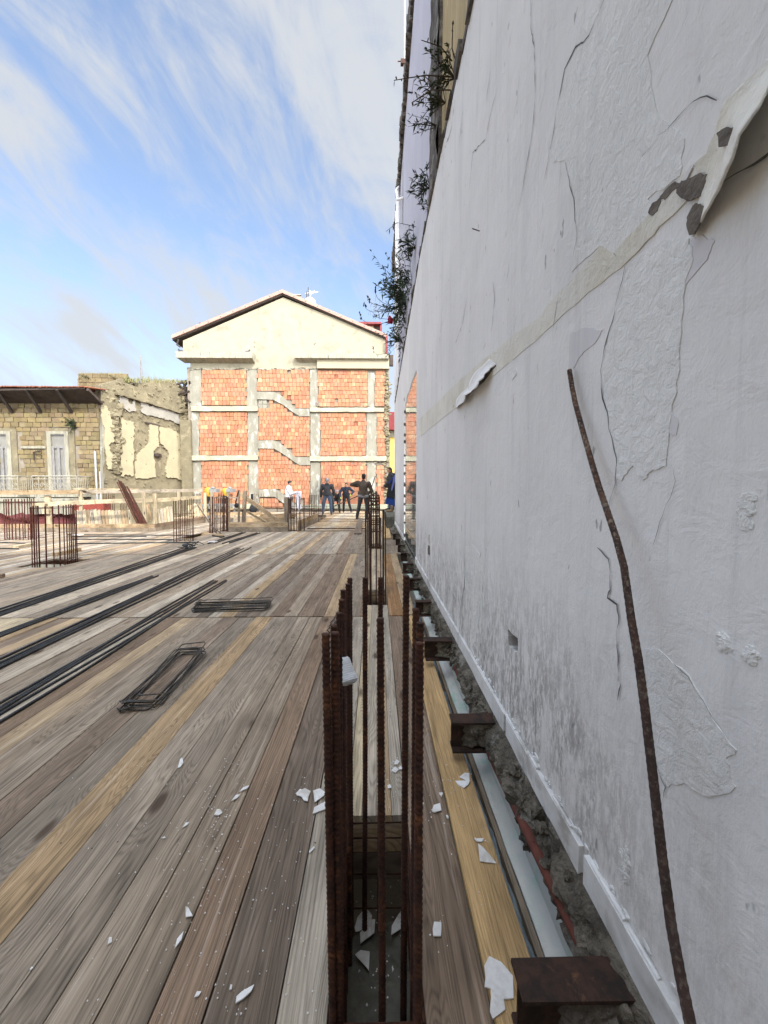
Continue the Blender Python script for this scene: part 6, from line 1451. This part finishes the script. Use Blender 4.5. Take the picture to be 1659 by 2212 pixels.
# ---------------------------------------------------------------- people
DG = None
def remesh(m, name, mat, parent, vox):
    o = m.build(name, mat, parent, True); md = o.modifiers.new('r', 'REMESH'); md.mode = 'VOXEL'; md.voxel_size = vox; md.use_smooth_shade = True
    bpy.context.view_layer.update(); dg = bpy.context.evaluated_depsgraph_get(); me = bpy.data.meshes.new_from_object(o.evaluated_get(dg)); o.modifiers.clear(); old = o.data; o.data = me
    me.materials.clear(); me.materials.append(MATS[mat]); bpy.data.meshes.remove(old)
    for p in me.polygons: p.use_smooth = True
    return o
def limb(m, pts, rs, n=12):
    pts = [Vector(p) for p in pts]; m.tube(pts, rs, n)
    for p, r in zip(pts, rs): m.ball(p, r*.995, n)
def ell(m, c, r, n=16): m.ball(c, r, n)
def person(label, loc, J, H=1.75, face=(0,-1), body='skin', top=('brown_jacket', .018), bot=('black_cloth', .012), shoes='shoe', hairc='hair', cap=None, hands='skin', shirt=None, extra=None, vox=.011, hood=False):
    """J: joints in metres relative to loc for a 1.75 m figure; x right in the photo, y away, z up"""
    k = H/1.75; loc = Vector(loc); r = empty('person', tuple(loc), label, 'person', 'people on the building site')
    V = lambda q: loc+Vector(q)*k
    hd, nk, sL, sR, eL, eR, wL, wR, pv, hL, hR, kL, kR, aL, aR, ch = [V(J[n]) for n in ('head','neck','sL','sR','eL','eR','wL','wR','pelvis','hL','hR','kL','kR','aL','aR','chest')]
    f = Vector((face[0], face[1], 0)).normalized(); side = Vector((f.y, -f.x, 0)); upv = (hd-nk).normalized()
    m = MB()
    # head with face
    ell(m, hd+Vector((0,0,.01*k)), (.078*k, .092*k, .112*k)); ell(m, hd+f*.035*k+Vector((0,0,-.055*k)), (.055*k,.055*k,.055*k)); limb(m, [nk-upv*.02*k, hd-upv*.07*k], [.058*k,.052*k])
    m.tube([hd+f*.080*k+Vector((0,0,.012*k)), hd+f*.112*k+Vector((0,0,-.022*k))], [.010*k,.017*k], 8); m.ball(hd+f*.100*k+Vector((0,0,-.020*k)), .016*k, 8)
    for s in (-1, 1):
        m.ball(hd+side*(s*.080*k)+Vector((0,0,-.008*k)), (.018*k,.022*k,.030*k), 8); m.ball(hd+f*.082*k+side*(s*.030*k)+Vector((0,0,.028*k)), .015*k, 8)
    m.ball(hd+f*.084*k+Vector((0,0,-.058*k)), (.026*k,.016*k,.011*k), 8)
    sh = (sR-sL)
    limb(m, [pv, pv.lerp(ch,.5), ch, nk-Vector((0,0,.05*k))], [.125*k,.122*k,.135*k,.075*k]); limb(m, [sL, ch, sR], [.062*k,.12*k,.062*k]); limb(m, [hL, hR], [.10*k,.10*k])
    for s_, e, w in ((sL, eL, wL), (sR, eR, wR)):
        limb(m, [s_, e, w], [.052*k,.041*k,.029*k])
        d = (w-e).normalized(); pal = w+d*.045*k; nrm = d.cross(f); 
        if nrm.length < .2: nrm = Vector((1,0,0))
        nrm.normalize(); wd = d.cross(nrm).normalized()
        m.ball(w+d*.045*k, (.030*k,.030*k,.036*k), 10)
        for i in range(4):
            b = w+d*.065*k+wd*((i-1.5)*.0205*k); L = (.062,.072,.066,.050)[i]*k; m.tube([b, b+d*L*.55+nrm*.006*k, b+d*L*.85+nrm*.025*k], [.0098*k,.009*k,.0075*k], 7)
        b = w+d*.025*k+wd*(-.03*k); m.tube([b, b+d*.03*k-wd*.022*k, b+d*.058*k-wd*.024*k+nrm*.012*k], [.0115*k,.0105*k,.008*k], 7)
    for h, kn, an in ((hL, kL, aL), (hR, kR, aR)):
        limb(m, [h, h.lerp(kn,.5), kn, kn.lerp(an,.4), an], [.088*k,.076*k,.055*k,.052*k,.038*k]); limb(m, [an-Vector((0,0,.045*k))-f*.03*k, an+f*.12*k-Vector((0,0,.055*k))], [.038*k,.032*k])
    remesh(m, 'body', 'skin', r, vox)
    g = top[1]
    m = MB(); limb(m, [pv+Vector((0,0,.02*k)), pv.lerp(ch,.5), ch, nk-Vector((0,0,.045*k))], [.138*k+g,.140*k+g,.150*k+g,.085*k+g]); limb(m, [sL, ch, sR], [.066*k+g,.128*k+g,.066*k+g]); limb(m, [nk-Vector((0,0,.04*k)), nk+upv*.02*k], [.075*k+g*.6,.062*k+g*.6])
    limb(m, [hL+Vector((0,0,.08*k)), hR+Vector((0,0,.08*k))], [.112*k+g,.112*k+g])
    if hood: m.ball(nk-f*.06*k+Vector((0,0,.0)), (.10*k,.09*k,.075*k), 12)
    for s_, e, w in ((sL, eL, wL), (sR, eR, wR)): limb(m, [s_, s_.lerp(e,.5), e, w.lerp(e,.06)], [.058*k+g,.056*k+g,.050*k+g,.040*k+g*.6])
    remesh(m, 'jacket', top[0], r, vox*1.1)
    if shirt:
        m = MB(); limb(m, [hL+Vector((0,0,.01*k)), hR+Vector((0,0,.01*k))], [.118*k+g*.6,.118*k+g*.6]); limb(m, [pv-Vector((0,0,.02*k)), pv+Vector((0,0,.06*k))], [.140*k+g*.5,.138*k+g*.5]); remesh(m, 'shirt_hem', shirt, r, vox*1.2)
    g = bot[1]
    m = MB(); limb(m, [pv+Vector((0,0,.02*k)), pv-Vector((0,0,.04*k))], [.122*k+g,.118*k+g]); limb(m, [hL, hR], [.104*k+g,.104*k+g])
    for h, kn, an in ((hL, kL, aL), (hR, kR, aR)): limb(m, [h, h.lerp(kn,.5), kn, kn.lerp(an,.4), an.lerp(kn,.03)], [.094*k+g,.082*k+g,.063*k+g,.060*k+g,.050*k+g])
    remesh(m, 'trousers', bot[0], r, vox*1.1)
    for an in (aL, aR):
        m = MB(); limb(m, [an-Vector((0,0,.045*k))-f*.035*k, an+f*.06*k-Vector((0,0,.045*k)), an+f*.155*k-Vector((0,0,.060*k))], [.050*k,.047*k,.036*k]); limb(m, [an-Vector((0,0,.03*k)), an+Vector((0,0,.03*k))], [.05*k,.052*k]); remesh(m, 'shoe', shoes, r, vox*1.2)
    m = MB(); ell(m, hd+Vector((0,0,.030*k))-f*.014*k, (.087*k,.100*k,.104*k)); 
    if cap: m.ball(hd+Vector((0,0,.05*k))-f*.005*k, (.092*k,.102*k,.085*k), 14)
    else: m.ball(hd-f*.045*k-Vector((0,0,.03*k)), (.070*k,.062*k,.075*k), 12)
    # shave the face side off
    o = remesh(m, 'hair' if not cap else 'beanie', cap or hairc, r, vox)
    for v in o.data.vertices:
        wv = Vector(v.co)+loc; d = wv-hd
        if d.dot(f) > .055*k and d.z < .045*k: v.co = v.co-f*((d.dot(f)-.055*k)*1.2)
    if hands != 'skin':
        for w, e in ((wL, eL), (wR, eR)):
            d = (w-e).normalized(); m = MB(); m.ball(w+d*.045*k, (.038*k,.038*k,.045*k), 10); m.ball(w+d*.09*k, (.04*k,.04*k,.036*k), 10); m.tube([w+d*.03*k, w+d*.06*k+Vector((.03*k,0,0))], [.016*k,.013*k], 8); remesh(m, 'glove', hands, r, vox)
    return r
def stand(**kw):
    J = dict(head=(0,0,1.63), neck=(0,0,1.47), sL=(-.19,0,1.41), sR=(.19,0,1.41), eL=(-.25,.02,1.12), eR=(.25,.02,1.12), wL=(-.25,-.05,.87), wR=(.25,-.05,.87), chest=(0,0,1.28), pelvis=(0,0,.98), hL=(-.09,0,.92), hR=(.09,0,.92), kL=(-.12,0,.50), kR=(.12,0,.50), aL=(-.14,0,.09), aR=(.14,0,.09))
    J.update(kw); return J
# man in the brown jacket, back to us, arms up handling a stick
loc = UZ(785, 1121.5, .012)
person('man in dark brown quilted jacket seen from behind, standing nearest on the far deck', loc, stand(head=(.02,.02,1.66), sL=(-.21,0,1.43), sR=(.21,0,1.40), eL=(-.46,.10,1.36), wL=(-.24,.28,1.30), eR=(.33,.04,1.10), wR=(.16,.20,1.00), hL=(-.09,0,.93), hR=(.10,0,.92), kL=(-.17,0,.50), aL=(-.25,.0,.09), kR=(.14,0,.5), aR=(.14,.0,.09)), 1.86, (.25,1), top=('brown_jacket',.028), bot=('charcoal_cloth',.010), shirt='grey_cloth')
# man in vest and jeans
loc = UZ(707, 1111.5, .01)
person('man in dark vest and blue jeans seen from behind', loc, stand(head=(0,.04,1.64), sL=(-.22,0,1.40), sR=(.22,0,1.40), eL=(-.30,.02,1.12), wL=(-.31,.06,.87), eR=(.31,.06,1.14), wR=(.30,.20,.92), kL=(-.17,0,.5), aL=(-.22,0,.09), kR=(.17,0,.5), aR=(.20,.02,.09)), 1.80, (0,1), top=('charcoal_cloth',.03), bot=('denim',.012), cap='grey_cloth', hood=True)
# crouching helper half hidden
loc = UZ(725, 1107, .01)
person('helper bending low behind the vest man, with a grey hood', loc, stand(head=(.12,-.25,1.12), neck=(.08,-.16,1.06), chest=(.05,-.05,.96), sL=(-.12,-.1,1.03), sR=(.24,-.1,1.0), eL=(-.15,-.25,.80), wL=(-.05,-.35,.62), eR=(.28,-.22,.75), wR=(.22,-.36,.56), pelvis=(0,.12,.78), hL=(-.09,.12,.74), hR=(.09,.12,.74), kL=(-.16,-.1,.46), kR=(.2,-.1,.46), aL=(-.12,.05,.09), aR=(.22,.05,.09)), 1.72, (.2,-1), top=('charcoal_cloth',.03), bot=('charcoal_cloth',.012), cap='grey_cloth', hood=True, vox=.013)
# man in dark hoodie bending forward with a tool
loc = UZ(748, 1106.8, .01)
person('man in dark hoodie and black trousers, leaning forward and facing us with gloves', loc, stand(head=(.03,-.30,1.52), neck=(.0,-.20,1.40), chest=(-.02,-.12,1.23), sL=(-.20,-.16,1.33), sR=(.18,-.16,1.35), eL=(-.36,-.22,1.08), wL=(-.28,-.38,.86), eR=(.42,-.20,1.16), wR=(.30,-.36,1.00), pelvis=(0,0,.95), kL=(-.13,-.04,.5), aL=(-.15,.02,.09), kR=(.17,-.04,.5), aR=(.27,.02,.09)), 1.72, (.05,-1), top=('navy_cloth',.022), bot=('black_cloth',.010), hands='lime_glove')
# man in white
loc = Vector((UY(624.5, 1060, 17.7).x, 17.7, -.05))
person('man in white sweatshirt and black beanie facing right, holding a white cloth', loc, stand(head=(.05,-.02,1.61), neck=(.0,0,1.46), sL=(-.06,.17,1.40), sR=(.0,-.17,1.40), eL=(.10,.20,1.14), eR=(.10,-.20,1.12), wL=(.33,.10,1.16), wR=(.33,-.12,1.18), hL=(0,.09,.92), hR=(0,-.09,.92), kL=(.02,.1,.5), kR=(.05,-.1,.5), aL=(-.02,.1,.09), aR=(.08,-.1,.09), chest=(-.02,0,1.27)), 1.72, (1,-.15), top=('white_cloth',.03), bot=('charcoal_cloth',.010), cap='black_cloth')
m = MB(); c = loc+Vector((.42,-.14,.80))
m.grid(lambda u, v: (c.x-.10+.24*u+.03*math.sin(v*5+u*8), c.y+.04*math.sin(u*14), c.z+.42-.85*v*(1-.15*math.sin(u*7))), 20, 14)
o = m.build('white_sheet', 'white_cloth', None, True); md = o.modifiers.new('s', 'SOLIDIFY'); md.thickness = .01; tag(o, 'white cloth hanging from the hands of the man in white', 'cloth')
# person on the block at the wall end
loc = Vector((UY(844, 1060, 15.8).x, 15.8, .41))
person('person in dark hooded jacket facing left, standing on the block at the wall end', loc, stand(head=(-.04,0,1.62), neck=(0,0,1.47), sL=(0,-.18,1.40), sR=(0,.18,1.40), eL=(-.08,-.22,1.12), eR=(-.02,.22,1.12), wL=(-.25,-.20,.98), wR=(-.2,.18,.95), hL=(0,-.09,.92), hR=(0,.09,.92), kL=(-.02,-.1,.5), kR=(.04,.1,.5), aL=(-.05,-.1,.09), aR=(.12,.1,.09)), 1.75, (-1,-.25), top=('charcoal_cloth',.035), bot=('denim',.014), shoes='shoe', hood=True)
# boots beside
m = MB(); p = UY(846, 1100, 14.2); p.z = .41
limb(m, [p+Vector((.0,0,.05)), p+Vector((-.17,0,.05))], [.05,.045]); limb(m, [p+Vector((0,0,.05)), p+Vector((.02,0,.22))], [.055,.06]); remesh(m, 'work_boot', 'boot_tan', None, .012); tag(bpy.data.objects['work_boot'], 'tan work boot left on the dark block under the hanging coat', 'boot')
# coat hanging on the wall end
def ce(x, y): return (757+.07935*x, 998.5+.07935*y)
Yc = 11.45; r = empty('hanging_coat', tuple(UY(*ce(1240,280), Yc)), 'black coat with blue lining hung on the far end of the white wall', 'coat')
def cloth(pix, name, mat, y, th=.10, par=r):
    P_ = [UY(*ce(*q), y) for q in pix]; Q = []
    for i in range(len(P_)):
        a, b = P_[i], P_[(i+1) % len(P_)]
        for k in range(4): Q.append(a.lerp(b, k/4)+Vector((R.uniform(-.004,.004),0,R.uniform(-.004,.004))))
    m = MB(); m.prism(Q, (0, th, 0)); o = m.build(name, mat, par); b = o.modifiers.new('b', 'BEVEL'); b.width = .02; b.segments = 3; b.limit_method = 'ANGLE'; return o
cloth([(1180,330),(1235,300),(1275,400),(1283,620),(1280,900),(1262,1010),(1200,985),(1100,965),(985,955),(985,870),(1010,740),(1050,640),(1110,520)], 'coat_body', 'black_cloth', Yc)
cloth([(985,950),(1100,965),(1200,985),(1262,1005),(1262,1200),(1235,1235),(1150,1180),(1060,1150),(945,1130),(960,1040)], 'blue_lining', 'blue_cloth', Yc+.03)
cloth([(1190,350),(1250,352),(1235,430),(1190,600),(1140,770),(1115,790),(1105,740),(1150,560),(1160,440)], 'lapel', 'lavender_cloth', Yc-.03, .05)
cloth([(1175,330),(1160,450),(1100,540),(1045,590),(1045,540),(1110,470),(1165,380)], 'sleeve_edge', 'blue_cloth', Yc-.02, .05)
cloth([(1235,255),(1275,275),(1270,330),(1245,350),(1190,350),(1180,322)], 'collar', 'navy_cloth', Yc-.02, .08)
# hand tools
m = MB(); a = UY(783+0, 1062+6, 16.3); b = UZ(722, 1102, .05); a = UY(806, 1060-10, 16.4)
p0 = UY(786, 1066, 16.6); p1 = UY(722, 1093, 19.8); m.tube([p0, p1], .022, 7); tag(m.build('tool_pole', 'twig'), 'long slanting pole between the brown jacket man and the vest man', 'pole')
m = MB(); m.tube([UY(803, 1052, 17.5), UY(811, 1028, 17.5)], .02, 6); tag(m.build('stick', 'twig'), 'thin upright stick against the concrete column beside the brown jacket man', 'stick')

for o in bpy.data.objects:
    if '_o' in o: del o['_o']
